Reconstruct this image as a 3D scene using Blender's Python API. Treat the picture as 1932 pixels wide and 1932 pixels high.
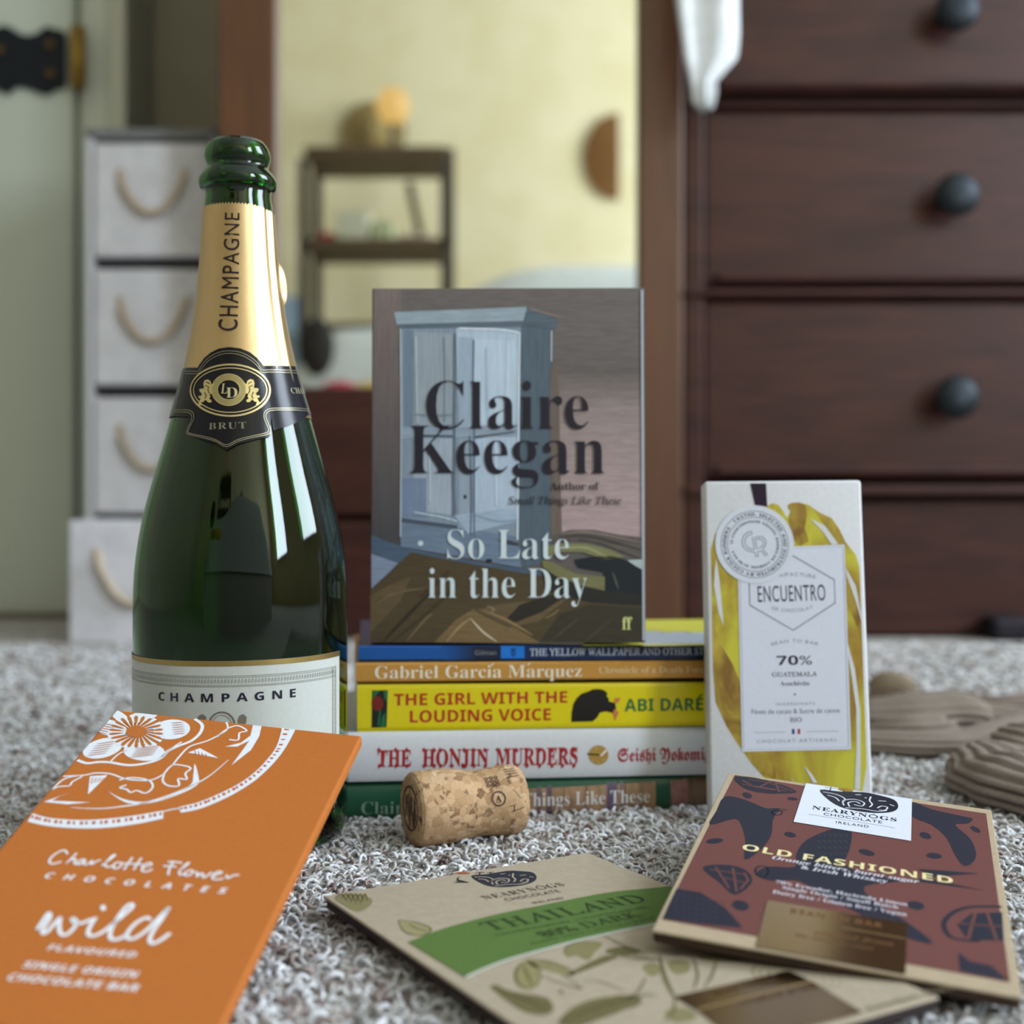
import bpy, bmesh, math, random
import numpy as np
from mathutils import Vector, Matrix
from mathutils.geometry import tessellate_polygon

for o in list(bpy.data.objects):
    bpy.data.objects.remove(o)
SC = bpy.context.scene
COL = SC.collection
random.seed(7)
rng = np.random.default_rng(11)

# ------------------------------------------------------------------ camera
F, HX, HY, HC = 2450.0, 966.0, 950.0, 0.14      # focal length in pixels, principal column, horizon row, camera height
cd = bpy.data.cameras.new('camera')
cam = bpy.data.objects.new('camera', cd)
COL.objects.link(cam)
cam.location = (0, 0, HC)
cam.rotation_euler = (math.pi / 2, 0, 0)
cd.sensor_width = 36
cd.lens = 36 * F / 1932
cd.shift_y = (HY - 966) / 1932
cd.clip_start = 0.02
cd.dof.use_dof = True
cd.dof.focus_distance = 0.49
cd.dof.aperture_fstop = 6.6
cd.dof.aperture_blades = 0
SC.camera = cam

# ------------------------------------------------------------------ view and light
SC.view_settings.view_transform = 'Standard'
SC.view_settings.look = 'None'
SC.view_settings.gamma = 1
SC.view_settings.use_curve_mapping = False
SC.view_settings.exposure = 0.0
SC.cycles.max_bounces = 10
SC.cycles.diffuse_bounces = 4
SC.cycles.transmission_bounces = 10
SC.cycles.caustics_reflective = False
SC.cycles.caustics_refractive = False

w = bpy.data.worlds.new('world')
SC.world = w
w.use_nodes = True
w.node_tree.nodes['Background'].inputs[0].default_value = (0.62, 0.72, 0.95, 1)
w.node_tree.nodes['Background'].inputs[1].default_value = 0.35


def area(name, loc, rot, sx, sy, power, col):
    l = bpy.data.lights.new(name, 'AREA')
    l.shape = 'RECTANGLE'
    l.size, l.size_y, l.energy, l.color = sx, sy, power, col
    o = bpy.data.objects.new(name, l)
    o.location, o.rotation_euler = loc, rot
    COL.objects.link(o)
    return o


# daylight through the room's windows, all in the right-hand wall and the wall behind the camera
area('daylight', (1.97, -0.86, 1.25), (0, math.radians(90), 0), 1.3, 0.62, 58, (0.76, 0.87, 1.0))
area('daylight', (1.97, 0.78, 1.25), (0, math.radians(90), 0), 1.3, 0.80, 58, (0.76, 0.87, 1.0))

# ------------------------------------------------------------------ helpers
def lin(c):
    c = c / 255.0
    return c / 12.92 if c <= 0.04045 else ((c + 0.055) / 1.055) ** 2.4


def K(r, g, b, k=1.0):
    return (min(1, lin(r) * k), min(1, lin(g) * k), min(1, lin(b) * k))


def tag(o, label=None, cat=None, group=None, kind=None):
    if label: o['label'] = label
    if cat: o['category'] = cat
    if group: o['group'] = group
    if kind: o['kind'] = kind
    return o


def empty(name, loc, label=None, cat=None, group=None):
    o = bpy.data.objects.new(name, None)
    o.empty_display_size = 0.02
    o.location = loc
    COL.objects.link(o)
    return tag(o, label, cat, group)


class MB:
    """collects faces; each face has a colour and a material slot; builds ONE mesh object"""
    def __init__(s):
        s.v, s.f, s.c, s.m, s.s = [], [], [], [], []

    def add(s, vs, fs, col, mat=0, smooth=False):
        n = len(s.v)
        s.v.extend([tuple(p) for p in vs])
        for f in fs:
            s.f.append(tuple(i + n for i in f))
            s.c.append(col)
            s.m.append(mat)
            s.s.append(smooth)

    def build(s, name, mats, parent=None, origin=None):
        if parent is not None:
            org = Vector(parent['_org'])
        elif origin is not None:
            org = Vector(origin)
        else:
            a = np.array(s.v)
            org = Vector(((a[:, 0].min() + a[:, 0].max()) / 2, (a[:, 1].min() + a[:, 1].max()) / 2, a[:, 2].min()))
        me = bpy.data.meshes.new(name)
        me.from_pydata([(Vector(p) - org)[:] for p in s.v], [], s.f)
        for m in (mats if isinstance(mats, (list, tuple)) else [mats]):
            me.materials.append(m)
        at = me.color_attributes.new('Col', 'FLOAT_COLOR', 'CORNER')
        tot = np.array([len(f) for f in s.f])
        cols = np.repeat(np.array([(c[0], c[1], c[2], 1.0) for c in s.c], dtype=np.float32), tot, axis=0)
        at.data.foreach_set('color', cols.ravel())
        me.polygons.foreach_set('material_index', s.m)
        me.polygons.foreach_set('use_smooth', s.s)
        me.update()
        o = bpy.data.objects.new(name, me)
        COL.objects.link(o)
        o['_org'] = tuple(org)
        if parent is not None:
            o.parent = parent
        else:
            o.location = org
        return o

    # --- solids
    def hexa(s, p, col, mat=0, bevel=0, seg=2, smooth=None):
        """p: 8 points, bottom ring of 4 then top ring of 4"""
        bm = bmesh.new()
        vs = [bm.verts.new(q) for q in p]
        for f in ((3, 2, 1, 0), (4, 5, 6, 7), (0, 1, 5, 4), (1, 2, 6, 5), (2, 3, 7, 6), (3, 0, 4, 7)):
            bm.faces.new([vs[i] for i in f])
        if bevel > 0:
            bmesh.ops.bevel(bm, geom=list(bm.edges), offset=bevel, segments=seg, affect='EDGES', profile=0.5)
        bmesh.ops.recalc_face_normals(bm, faces=list(bm.faces))
        bm.verts.index_update()
        s.add([v.co[:] for v in bm.verts], [[v.index for v in f.verts] for f in bm.faces], col, mat,
              (bevel > 0) if smooth is None else smooth)
        bm.free()

    def box(s, a, b, col, mat=0, bevel=0, seg=2, smooth=False):
        x0, y0, z0 = a
        x1, y1, z1 = b
        s.hexa([(x0, y0, z0), (x1, y0, z0), (x1, y1, z0), (x0, y1, z0),
                (x0, y0, z1), (x1, y0, z1), (x1, y1, z1), (x0, y1, z1)], col, mat, bevel, seg, smooth)

    def lathe(s, prof, cx, cy, col, mat=0, n=48, axis=None, caps=(True, True), th0=0, th1=2 * math.pi):
        """prof: list of (r, z); vertical axis at cx, cy"""
        full = abs(th1 - th0 - 2 * math.pi) < 1e-6
        m = n if full else n + 1
        vs = []
        for r, z in prof:
            for i in range(m):
                t = th0 + (th1 - th0) * i / n
                p = (cx + r * math.sin(t), cy - r * math.cos(t), z)
                vs.append(p if axis is None else axis(p))
        fs = []
        for j in range(len(prof) - 1):
            for i in range(n):
                a, b = j * m + i, j * m + (i + 1) % m
                fs.append((a, b, b + m, a + m))
        if full and caps[0]: fs.append(tuple(range(m - 1, -1, -1)))
        if full and caps[1]: fs.append(tuple((len(prof) - 1) * m + i for i in range(m)))
        s.add(vs, fs, col, mat, True)

    def tube(s, pts, rad, col, mat=0, n=10, smooth=True, up=(0, 0, 1), sec=None):
        """tube along pts; rad is a number or list of (a, b) half axes; sec(phi, i)->factor"""
        P = [Vector(p) for p in pts]
        vs = []
        for i, p in enumerate(P):
            t = (P[min(i + 1, len(P) - 1)] - P[max(i - 1, 0)]).normalized()
            u = Vector(up)
            a = t.cross(u)
            if a.length < 1e-4: a = t.cross(Vector((1, 0, 0)))
            a.normalize()
            b = a.cross(t).normalized()
            r = rad[i] if isinstance(rad, list) else rad
            ra, rb = r if isinstance(r, tuple) else (r, r)
            for k in range(n):
                ph = 2 * math.pi * k / n
                q = sec(ph, i) if sec else 1.0
                vs.append(p + a * (ra * math.cos(ph) * q) + b * (rb * math.sin(ph) * q))
        fs = []
        for i in range(len(P) - 1):
            for k in range(n):
                a0, b0 = i * n + k, i * n + (k + 1) % n
                fs.append((a0, b0, b0 + n, a0 + n))
        fs.append(tuple(range(n - 1, -1, -1)))
        fs.append(tuple((len(P) - 1) * n + k for k in range(n)))
        s.add(vs, fs, col, mat, smooth)

    # --- print: flat shapes lying on a surface
    def poly(s, sf, pts, col, lay=1, mat=0):
        uv = [Vector((p[0], p[1], 0)) for p in pts]
        tris = tessellate_polygon([uv])
        vs = [sf.pt(p[0], p[1], lay * LAY) for p in pts]
        out = []
        for t in tris:
            a, b, c = (uv[i] for i in t)
            out.append(t if (b - a).cross(c - a).z > 0 else (t[0], t[2], t[1]))
        s.add(vs, out, col, mat)

    def stroke(s, sf, pts, wd, col, lay=1, mat=0, closed=False, taper=False):
        P = [Vector((p[0], p[1])) for p in pts]
        if closed: P = P + [P[0]]
        n = len(P)
        L, R = [], []
        for i in range(n):
            if closed:
                a = P[i - 1] if i > 0 else P[n - 2]
                b = P[i + 1] if i < n - 1 else P[1]
            else:
                a, b = P[max(i - 1, 0)], P[min(i + 1, n - 1)]
            t = (b - a)
            if t.length < 1e-9: t = Vector((1, 0))
            t.normalize()
            k = wd / 2
            if taper: k *= 0.25 + 0.75 * math.sin(math.pi * (i + 0.3) / (n - 0.4)) if n > 2 else 1
            nn = Vector((-t.y, t.x)) * k
            L.append(P[i] + nn)
            R.append(P[i] - nn)
        vs = [sf.pt(p.x, p.y, lay * LAY) for p in L] + [sf.pt(p.x, p.y, lay * LAY) for p in R]
        s.add(vs, [(i, n + i, n + i + 1, i + 1) for i in range(n - 1)], col, mat)

    def text(s, sf, body, p0, p1, top, col, lay=2, mat=0, style='sans', space=1.0, off=0.0, width=None, shear=0):
        """baseline from p0 to p1 (surface units), cap height = distance of `top` from the baseline"""
        vs2, fs, w, cap = glyphs(body, style, space, off, shear)
        a, b, t = Vector(p0[:2]), Vector(p1[:2]), Vector(top[:2])
        ex = (b - a)
        W = ex.length
        ex.normalize()
        ey = Vector((-ex.y, ex.x))
        ch = abs((t - a).dot(ey))
        sx, sy = W / w, ch / cap
        vs = []
        for x, y in vs2:
            q = a + ex * (x * sx) + ey * (y * sy)
            vs.append(sf.pt(q.x, q.y, lay * LAY))
        s.add(vs, fs, col, mat)

    def arctext(s, sf, body, c, r, cap, a0, a1, col, lay=2, mat=0, style='sans', inv=False):
        """characters clockwise round a circle from angle a0 to a1 (radians, mathematical, a1 < a0)"""
        data = [(glyphs(ch, style) if ch != ' ' else None) for ch in body]
        ws = [(d[2] + 0.14 if d else 0.36) for d in data]
        tot = sum(ws)
        acc = 0
        for d, wch in zip(data, ws):
            mid = acc + wch / 2
            acc += wch
            if not d: continue
            an = a0 + (a1 - a0) * mid / tot
            k = abs(a1 - a0) * r / tot
            er = Vector((math.cos(an), math.sin(an)))
            et = Vector((math.sin(an), -math.cos(an)))
            if inv: er, et = -er, -et
            base = Vector(c[:2]) + Vector((math.cos(an), math.sin(an))) * r
            vs = []
            for x, y in d[0]:
                q = base + et * ((x - d[2] / 2) * k) + er * ((y / d[3] - 0.5) * cap)
                vs.append(sf.pt(q.x, q.y, lay * LAY))
            s.add(vs, d[1], col, mat)


LAY = 0.00006
_G, _CAP = {}, {}


def style_text(t, style):
    out = ''
    for ch in t:
        o = ord(ch)
        up, lo, dg = 65 <= o <= 90, 97 <= o <= 122, 48 <= o <= 57
        base = {'serif': (0x1D400, 0x1D41A, 0x1D7CE), 'ital': (0x1D434, 0x1D44E, None), 'roman': (0x1D434, 0x1D44E, None), 'bital': (0x1D468, 0x1D482, 0x1D7CE),
                'script': (0x1D4D0, 0x1D4EA, None), 'frak': (0x1D56C, 0x1D586, None), 'bsans': (0x1D5D4, 0x1D5EE, 0x1D7EC)}.get(style)
        if base is None:
            out += ch
        elif style in ('ital', 'roman') and ch == 'h':
            out += '\u210e'
        elif up:
            out += chr(base[0] + o - 65)
        elif lo:
            out += chr(base[1] + o - 97)
        elif dg and base[2]:
            out += chr(base[2] + o - 48)
        else:
            out += ch
    return out


def raw_glyphs(body, space, off, shear):
    # roman capitals are the italic ones set upright
    c = bpy.data.curves.new('lettering', 'FONT')
    c.body = body
    c.space_character = space
    c.offset = off
    c.shear = shear
    c.resolution_u = 4
    o = bpy.data.objects.new('lettering', c)
    me = bpy.data.meshes.new_from_object(o)
    vs = [(v.co.x, v.co.y) for v in me.vertices]
    fs = []
    for p in me.polygons:
        f = tuple(p.vertices)
        a, b, d = (Vector(vs[i]) for i in f[:3])
        ar = sum(vs[f[i]][0] * vs[f[(i + 1) % len(f)]][1] - vs[f[(i + 1) % len(f)]][0] * vs[f[i]][1] for i in range(len(f)))
        fs.append(f if ar > 0 else f[::-1])
    bpy.data.objects.remove(o)
    bpy.data.meshes.remove(me)
    bpy.data.curves.remove(c)
    return vs, fs


def glyphs(body, style='sans', space=1.0, off=0.0, shear=0):
    key = (body, style, space, off, shear)
    if key in _G: return _G[key]
    if (style, off) not in _CAP:
        v, _ = raw_glyphs(style_text('H' if style not in ('script',) else 'l', style), 1, off, 0)
        _CAP[(style, off)] = max(p[1] for p in v)
    vs, fs = raw_glyphs(style_text(body, style), space, off, -0.27 if style == 'roman' else shear)
    if not vs:
        vs, fs = [(0, 0), (0.1, 0)], []
    x0 = min(p[0] for p in vs)
    x1 = max(p[0] for p in vs)
    r = ([(p[0] - x0, p[1]) for p in vs], fs, x1 - x0, _CAP[(style, off)])
    _G[key] = r
    return r


def ray(px, py):
    return Vector(((px - HX) / F, 1.0, -(py - HY) / F))


def at(px, py, Y):
    return Vector(((px - HX) / F * Y, Y, HC - (py - HY) / F * Y))


CAMP = Vector((0, 0, HC))


class Plane:
    """a flat (or gently bulged) printed face; u to the right, v up, in metres"""
    def __init__(s, O, U, V, bulge=0, T=1, crop=(0, 0, 1)):
        s.O, s.U = Vector(O), Vector(U).normalized()
        V = Vector(V)
        s.V = (V - s.U * V.dot(s.U)).normalized()
        s.N = s.U.cross(s.V)
        if s.N.dot(CAMP - s.O) < 0: s.N = -s.N
        s.bulge, s.T, s.crop = bulge, T, crop

    def uv(s, x, y):
        x0, y0, k = s.crop
        d = ray(x0 + x / k, y0 + y / k)
        t = (s.O - CAMP).dot(s.N) / d.dot(s.N)
        p = CAMP + d * t - s.O
        return (p.dot(s.U), p.dot(s.V))

    def uvs(s, pts):
        return [s.uv(*p) for p in pts]

    def pt(s, u, v, h=0):
        b = 0
        if s.bulge:
            q = max(-1, min(1, 2 * v / s.T - 1))
            b = s.bulge * (math.sqrt(max(0, 1 - (0.93 * q) ** 2)) - 1)
        return s.O + s.U * u + s.V * v + s.N * (h + b)


def ell(cx, cy, rx, ry, n=28, rot=0):
    out = []
    for i in range(n):
        t = 2 * math.pi * i / n
        x, y = rx * math.cos(t), ry * math.sin(t)
        out.append((cx + x * math.cos(rot) - y * math.sin(rot), cy + x * math.sin(rot) + y * math.cos(rot)))
    return out


def smooth(pts, n=6, closed=False):
    P = [Vector(p) for p in pts]
    out = []
    N = len(P)
    for i in range(N if closed else N - 1):
        p0 = P[(i - 1) % N] if closed or i > 0 else P[0]
        p1, p2 = P[i], P[(i + 1) % N]
        p3 = P[(i + 2) % N] if closed or i + 2 < N else P[-1]
        for k in range(n):
            t = k / n
            out.append(tuple(0.5 * ((2 * p1) + (-p0 + p2) * t + (2 * p0 - 5 * p1 + 4 * p2 - p3) * t * t + (-p0 + 3 * p1 - 3 * p2 + p3) * t ** 3)))
    if not closed: out.append(tuple(P[-1]))
    return out


# ------------------------------------------------------------------ materials
def nodes(m):
    m.use_nodes = True
    nt = m.node_tree
    return nt, nt.nodes['Principled BSDF'], nt.nodes.new, nt.links.new


def printed(name, rough=0.5, spec=0.4, metal=0.0, noise=0.0, scale=(300, 300, 300), bump=0.0, bscale=800, coat=0, dist=0.0):
    m = bpy.data.materials.new(name)
    nt, b, N, L = nodes(m)
    a = N('ShaderNodeVertexColor'); a.layer_name = 'Col'
    src = a.outputs[0]
    tc = N('ShaderNodeTexCoord')
    if noise:
        mp = N('ShaderNodeMapping'); mp.inputs['Scale'].default_value = scale
        L(tc.outputs['Object'], mp.inputs[0])
        nz = N('ShaderNodeTexNoise'); nz.inputs['Scale'].default_value = 1; nz.inputs['Detail'].default_value = 4
        nz.inputs['Distortion'].default_value = dist
        L(mp.outputs[0], nz.inputs[0])
        mr = N('ShaderNodeMapRange')
        mr.inputs[1].default_value, mr.inputs[2].default_value = 0.25, 0.75
        mr.inputs[3].default_value, mr.inputs[4].default_value = 1 - noise, 1 + noise
        L(nz.outputs[0], mr.inputs[0])
        mx = N('ShaderNodeVectorMath'); mx.operation = 'SCALE'
        L(src, mx.inputs[0]); L(mr.outputs[0], mx.inputs['Scale'])
        src = mx.outputs[0]
    L(src, b.inputs['Base Color'])
    b.inputs['Roughness'].default_value = rough
    b.inputs['Specular IOR Level'].default_value = spec
    b.inputs['Metallic'].default_value = metal
    b.inputs['Coat Weight'].default_value = coat
    if bump:
        n2 = N('ShaderNodeTexNoise'); n2.inputs['Scale'].default_value = bscale; n2.inputs['Detail'].default_value = 3
        L(tc.outputs['Object'], n2.inputs[0])
        bp = N('ShaderNodeBump'); bp.inputs['Strength'].default_value = bump; bp.inputs['Distance'].default_value = 0.001
        L(n2.outputs[0], bp.inputs['Height']); L(bp.outputs[0], b.inputs['Normal'])
    return m


def two_tone(name, c1, c2, scale, rough=0.7, lo=0.4, hi=0.6, detail=5, dist=0.0, bump=0.0, spec=0.3, attr=False, kind='noise', coat=0.0, croug=0.1):
    m = bpy.data.materials.new(name)
    nt, b, N, L = nodes(m)
    tc = N('ShaderNodeTexCoord')
    mp = N('ShaderNodeMapping'); mp.inputs['Scale'].default_value = scale
    L(tc.outputs['Object'], mp.inputs[0])
    nz = N('ShaderNodeTexNoise'); nz.inputs['Scale'].default_value = 1; nz.inputs['Detail'].default_value = detail
    nz.inputs['Distortion'].default_value = dist
    L(mp.outputs[0], nz.inputs[0])
    r = N('ShaderNodeValToRGB')
    r.color_ramp.elements[0].position, r.color_ramp.elements[1].position = lo, hi
    r.color_ramp.elements[0].color = (*c1, 1)
    r.color_ramp.elements[1].color = (*c2, 1)
    L(nz.outputs[0], r.inputs[0])
    L(r.outputs[0], b.inputs['Base Color'])
    b.inputs['Roughness'].default_value = rough
    b.inputs['Specular IOR Level'].default_value = spec
    b.inputs['Coat Weight'].default_value = coat
    b.inputs['Coat Roughness'].default_value = croug
    if bump:
        bp = N('ShaderNodeBump'); bp.inputs['Strength'].default_value = bump; bp.inputs['Distance'].default_value = 0.001
        L(nz.outputs[0], bp.inputs['Height']); L(bp.outputs[0], b.inputs['Normal'])
    return m


M_paper = printed('printed_paper', 0.55, 0.3, noise=0.03, scale=(900, 900, 900))
M_card = printed('printed_card', 0.7, 0.2, noise=0.05, scale=(700, 700, 700))
M_kraft = printed('kraft_card', 0.65, 0.3, noise=0.07, scale=(260, 260, 500), bump=0.1)
M_gloss = printed('glossy_cover', 0.30, 0.5, noise=0.03, scale=(500, 500, 500))
M_label = printed('dark_label', 0.22, 0.3)
M_paint = printed('painted_cover', 0.42, 0.4, noise=0.16, scale=(110, 110, 900), dist=0.6)
M_paintv = printed('painted_cover_upright', 0.42, 0.4, noise=0.13, scale=(800, 800, 60), dist=0.6)
M_bark = printed('mottled_cover', 0.35, 0.45, noise=0.35, scale=(180, 180, 60), dist=1.5)
M_brownwash = two_tone('watercolour_brown', K(132, 96, 40), K(190, 166, 62), (90, 90, 50), 0.55, 0.38, 0.66, 9, 0.8)
M_page = printed('book_pages', 0.8, 0.1, noise=0.12, scale=(20, 20, 2500))
M_gold = printed('gold_foil', 0.38, 0.5, metal=1.0, noise=0.04, scale=(200, 200, 60), bump=0.04, bscale=300)
M_goldflat = printed('gold_sticker', 0.22, 0.5, metal=1.0)
M_goldink = printed('gold_ink', 0.35, 0.5, metal=0.7)
M_plain = printed('plain_paint', 0.6, 0.3)
M_cloth = printed('woven_cloth', 0.9, 0.1, noise=0.1, scale=(60, 60, 60))
M_metal = printed('dark_metal', 0.5, 0.4, metal=0.6)
M_rope = printed('rope', 0.9, 0.1, noise=0.2, scale=(300, 300, 300))
M_wall = two_tone('cream_wall', K(226, 212, 168), K(232, 220, 180), (6, 6, 6), 0.85)
M_wallgrey = two_tone('pale_wall', K(176, 168, 148), K(184, 176, 158), (6, 6, 6), 0.85)
M_ceil = two_tone('ceiling_white', K(215, 215, 210), K(222, 222, 218), (5, 5, 5), 0.9)
M_wood = two_tone('mahogany', (0.028, 0.007, 0.005), (0.058, 0.016, 0.010), (9, 9, 60), 0.45, 0.3, 0.7, 6, 1.2, 0.02, 0.28, coat=0.06, croug=0.3)
M_woodv = two_tone('mahogany_upright', (0.075, 0.026, 0.010), (0.12, 0.043, 0.016), (70, 70, 5), 0.4, 0.3, 0.7, 6, 1.2, 0.02, 0.5, coat=0.25, croug=0.25)


def m_watercolour():
    m = two_tone('watercolour_yellow', K(158, 122, 46), K(200, 192, 62), (50, 50, 24), 0.55, 0.36, 0.60, 9, 0.8)
    return m


M_water = m_watercolour()


def m_glass():
    m = bpy.data.materials.new('green_glass')
    nt, b, N, L = nodes(m)
    b.inputs['Base Color'].default_value = (0.013, 0.14, 0.010, 1)
    b.inputs['Transmission Weight'].default_value = 1
    b.inputs['Roughness'].default_value = 0.015
    b.inputs['IOR'].default_value = 1.5
    return m


M_glass = m_glass()


def m_mirror():
    m = bpy.data.materials.new('mirror_glass')
    nt, b, N, L = nodes(m)
    b.inputs['Base Color'].default_value = (0.90, 0.92, 0.90, 1)
    b.inputs['Metallic'].default_value = 1
    b.inputs['Roughness'].default_value = 0.01
    return m


M_mirror = m_mirror()


def m_cork():
    m = bpy.data.materials.new('agglomerated_cork')
    nt, b, N, L = nodes(m)
    tc = N('ShaderNodeTexCoord')
    nz = N('ShaderNodeTexNoise'); nz.inputs['Scale'].default_value = 500; nz.inputs['Detail'].default_value = 3
    L(tc.outputs['Object'], nz.inputs[0])
    mixv = N('ShaderNodeMix'); mixv.data_type = 'VECTOR'; mixv.inputs[0].default_value = 0.002
    L(tc.outputs['Object'], mixv.inputs[4]); L(nz.outputs['Color'], mixv.inputs[5])
    v = N('ShaderNodeTexVoronoi'); v.inputs['Scale'].default_value = 330; v.inputs['Randomness'].default_value = 1
    L(mixv.outputs[1], v.inputs[0])
    r = N('ShaderNodeValToRGB')
    e = r.color_ramp.elements
    e[0].position = 0.0; e[0].color = (*K(120, 86, 58), 1)
    e[1].position = 1.0; e[1].color = (*K(224, 198, 164), 1)
    for p, c in ((0.25, K(178, 142, 104)), (0.5, K(204, 170, 132)), (0.75, K(184, 148, 110))):
        q = e.new(p); q.color = (*c, 1)
    L(v.outputs['Color'], r.inputs[0])
    v2 = N('ShaderNodeTexVoronoi'); v2.feature = 'DISTANCE_TO_EDGE'; v2.inputs['Scale'].default_value = 330
    L(mixv.outputs[1], v2.inputs[0])
    mr = N('ShaderNodeMapRange'); mr.inputs[2].default_value = 0.05; mr.inputs[3].default_value = 0.78; mr.inputs[4].default_value = 1
    L(v2.outputs[0], mr.inputs[0])
    n3 = N('ShaderNodeTexNoise'); n3.inputs['Scale'].default_value = 260; n3.inputs['Detail'].default_value = 5
    L(tc.outputs['Object'], n3.inputs[0])
    m3 = N('ShaderNodeMapRange'); m3.inputs[1].default_value = 0.33; m3.inputs[2].default_value = 0.41; m3.inputs[3].default_value = 0.45; m3.inputs[4].default_value = 1
    L(n3.outputs[0], m3.inputs[0])
    mm = N('ShaderNodeMath'); mm.operation = 'MULTIPLY'; L(mr.outputs[0], mm.inputs[0]); L(m3.outputs[0], mm.inputs[1])
    sc = N('ShaderNodeVectorMath'); sc.operation = 'SCALE'
    L(r.outputs[0], sc.inputs[0]); L(mm.outputs[0], sc.inputs['Scale'])
    L(sc.outputs[0], b.inputs['Base Color'])
    b.inputs['Roughness'].default_value = 0.8
    b.inputs['Specular IOR Level'].default_value = 0.2
    bp = N('ShaderNodeBump'); bp.inputs['Strength'].default_value = 0.5; bp.inputs['Distance'].default_value = 0.0006
    L(mm.outputs[0], bp.inputs['Height']); L(bp.outputs[0], b.inputs['Normal'])
    return m


M_cork = m_cork()


def m_carpet():
    m = bpy.data.materials.new('speckled_carpet')
    nt, b, N, L = nodes(m)
    tc = N('ShaderNodeTexCoord')
    n1 = N('ShaderNodeTexNoise'); n1.inputs['Scale'].default_value = 95; n1.inputs['Detail'].default_value = 4; n1.inputs['Roughness'].default_value = 0.7
    L(tc.outputs['Object'], n1.inputs[0])
    r = N('ShaderNodeValToRGB')
    e = r.color_ramp.elements
    e[0].position = 0.34; e[0].color = (*K(142, 132, 127), 1)
    e[1].position = 0.66; e[1].color = (*K(206, 202, 199), 1)
    q = e.new(0.5); q.color = (*K(180, 174, 169), 1)
    L(n1.outputs[0], r.inputs[0])
    L(r.outputs[0], b.inputs['Base Color'])
    b.inputs['Roughness'].default_value = 0.95
    b.inputs['Specular IOR Level'].default_value = 0.1
    n2 = N('ShaderNodeTexNoise'); n2.inputs['Scale'].default_value = 220; n2.inputs['Detail'].default_value = 4
    L(tc.outputs['Object'], n2.inputs[0])
    bp = N('ShaderNodeBump'); bp.inputs['Strength'].default_value = 0.9; bp.inputs['Distance'].default_value = 0.004
    L(n2.outputs[0], bp.inputs['Height']); L(bp.outputs[0], b.inputs['Normal'])
    return m


M_carpet = m_carpet()
M_yarn = printed('carpet_yarn', 0.95, 0.05, noise=0.25, scale=(900, 900, 900))
M_knit = printed('ribbed_knit', 0.95, 0.05, noise=0.16, scale=(700, 700, 700), bump=0.6, bscale=1500)

# ------------------------------------------------------------------ the room
RX0, RX1, RY0, RY1, RZ = -1.7, 2.0, -1.6, 1.72, 2.4


def struct(name, mb, mat, label=None):
    o = mb.build(name, mat)
    o['kind'] = 'structure'
    if label: o['label'] = label
    return o


W3 = (0.8, 0.8, 0.8)
m = MB()
nx, ny = 60, 60
xs = np.linspace(RX0, RX1, nx); ys = np.linspace(RY0, RY1, ny)
m.add([(x, y, -0.0006) for y in ys for x in xs], [(j * nx + i, j * nx + i + 1, (j + 1) * nx + i + 1, (j + 1) * nx + i) for j in range(ny - 1) for i in range(nx - 1)], W3)
struct('floor', m, M_carpet)
m = MB(); m.box((RX0, RY0, RZ), (RX1, RY1, RZ + 0.05), W3); struct('ceiling', m, M_ceil)
m = MB(); m.box((RX0 - 0.06, RY0, -0.01), (RX0, RY1, RZ), W3); struct('wall_left', m, M_wallgrey)
m = MB(); m.box((RX0, RY0 - 0.06, -0.01), (RX1, RY0, RZ), W3); struct('wall_front', m, M_wall)
m = MB(); m.box((RX0, RY1, -0.01), (RX1, RY1 + 0.06, RZ), W3); struct('wall_back', m, M_wallgrey)
# right wall with two window openings
WIN = [(-1.17, -0.55, 0.6, 1.9), (0.38, 1.18, 0.6, 1.9)]
m = MB()
yy = RY0
for (a, b, c, d) in WIN:
    m.box((RX1, yy, -0.01), (RX1 + 0.08, a, RZ), W3)
    m.box((RX1, a, -0.01), (RX1 + 0.08, b, c), W3)
    m.box((RX1, a, d), (RX1 + 0.08, b, RZ), W3)
    yy = b
m.box((RX1, yy, -0.01), (RX1 + 0.08, RY1, RZ), W3)
struct('wall_right', m, M_wall)
for k, (a, b, c, d) in enumerate(WIN):
    m = MB()
    t = 0.035
    wc = K(225, 225, 222)
    x0, x1 = RX1 - 0.015, RX1 + 0.03
    m.box((x0, a - t, c - t), (x1, a, d + t), wc); m.box((x0, b, c - t), (x1, b + t, d + t), wc)
    m.box((x0, a, d), (x1, b, d + t), wc); m.box((x0 - 0.05, a - 0.05, c - t), (x1, b + 0.05, c), wc)
    struct('window_%d' % (k + 1), m, M_plain)

# door in the back wall (left), its frame and threshold
YD = 1.595
dc = K(196, 202, 190)
m = MB()
m.box((-1.45, YD, 0.004), (at(138, 0, YD).x, YD + 0.045, 2.05), dc, bevel=0.004)
d = struct('door_1', m, M_plain, 'pale painted door at the left with a black hinge')
m = MB()
xa, xb, xc = at(142, 0, YD).x, at(206, 0, YD).x, at(240, 0, YD).x
m.box((xa, YD + 0.012, 0), (xb, RY1, 2.1), K(206, 210, 200), bevel=0.004)
m.box((xb, YD - 0.006, 0), (xc, RY1, 2.12), K(196, 196, 182), bevel=0.003)
struct('trim_1', m, M_plain, 'pale door frame')
m = MB(); m.box((-1.45, YD - 0.02, -0.002), (xb, YD + 0.06, 0.003), K(120, 104, 88)); struct('trim_2', m, M_plain, 'brown threshold strip')
m = MB(); m.box((xc + 0.001, RY1 - 0.016, 0), (0.2, RY1, 0.09), K(190, 188, 176), bevel=0.003); struct('baseboard_back', m, M_plain)

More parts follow.
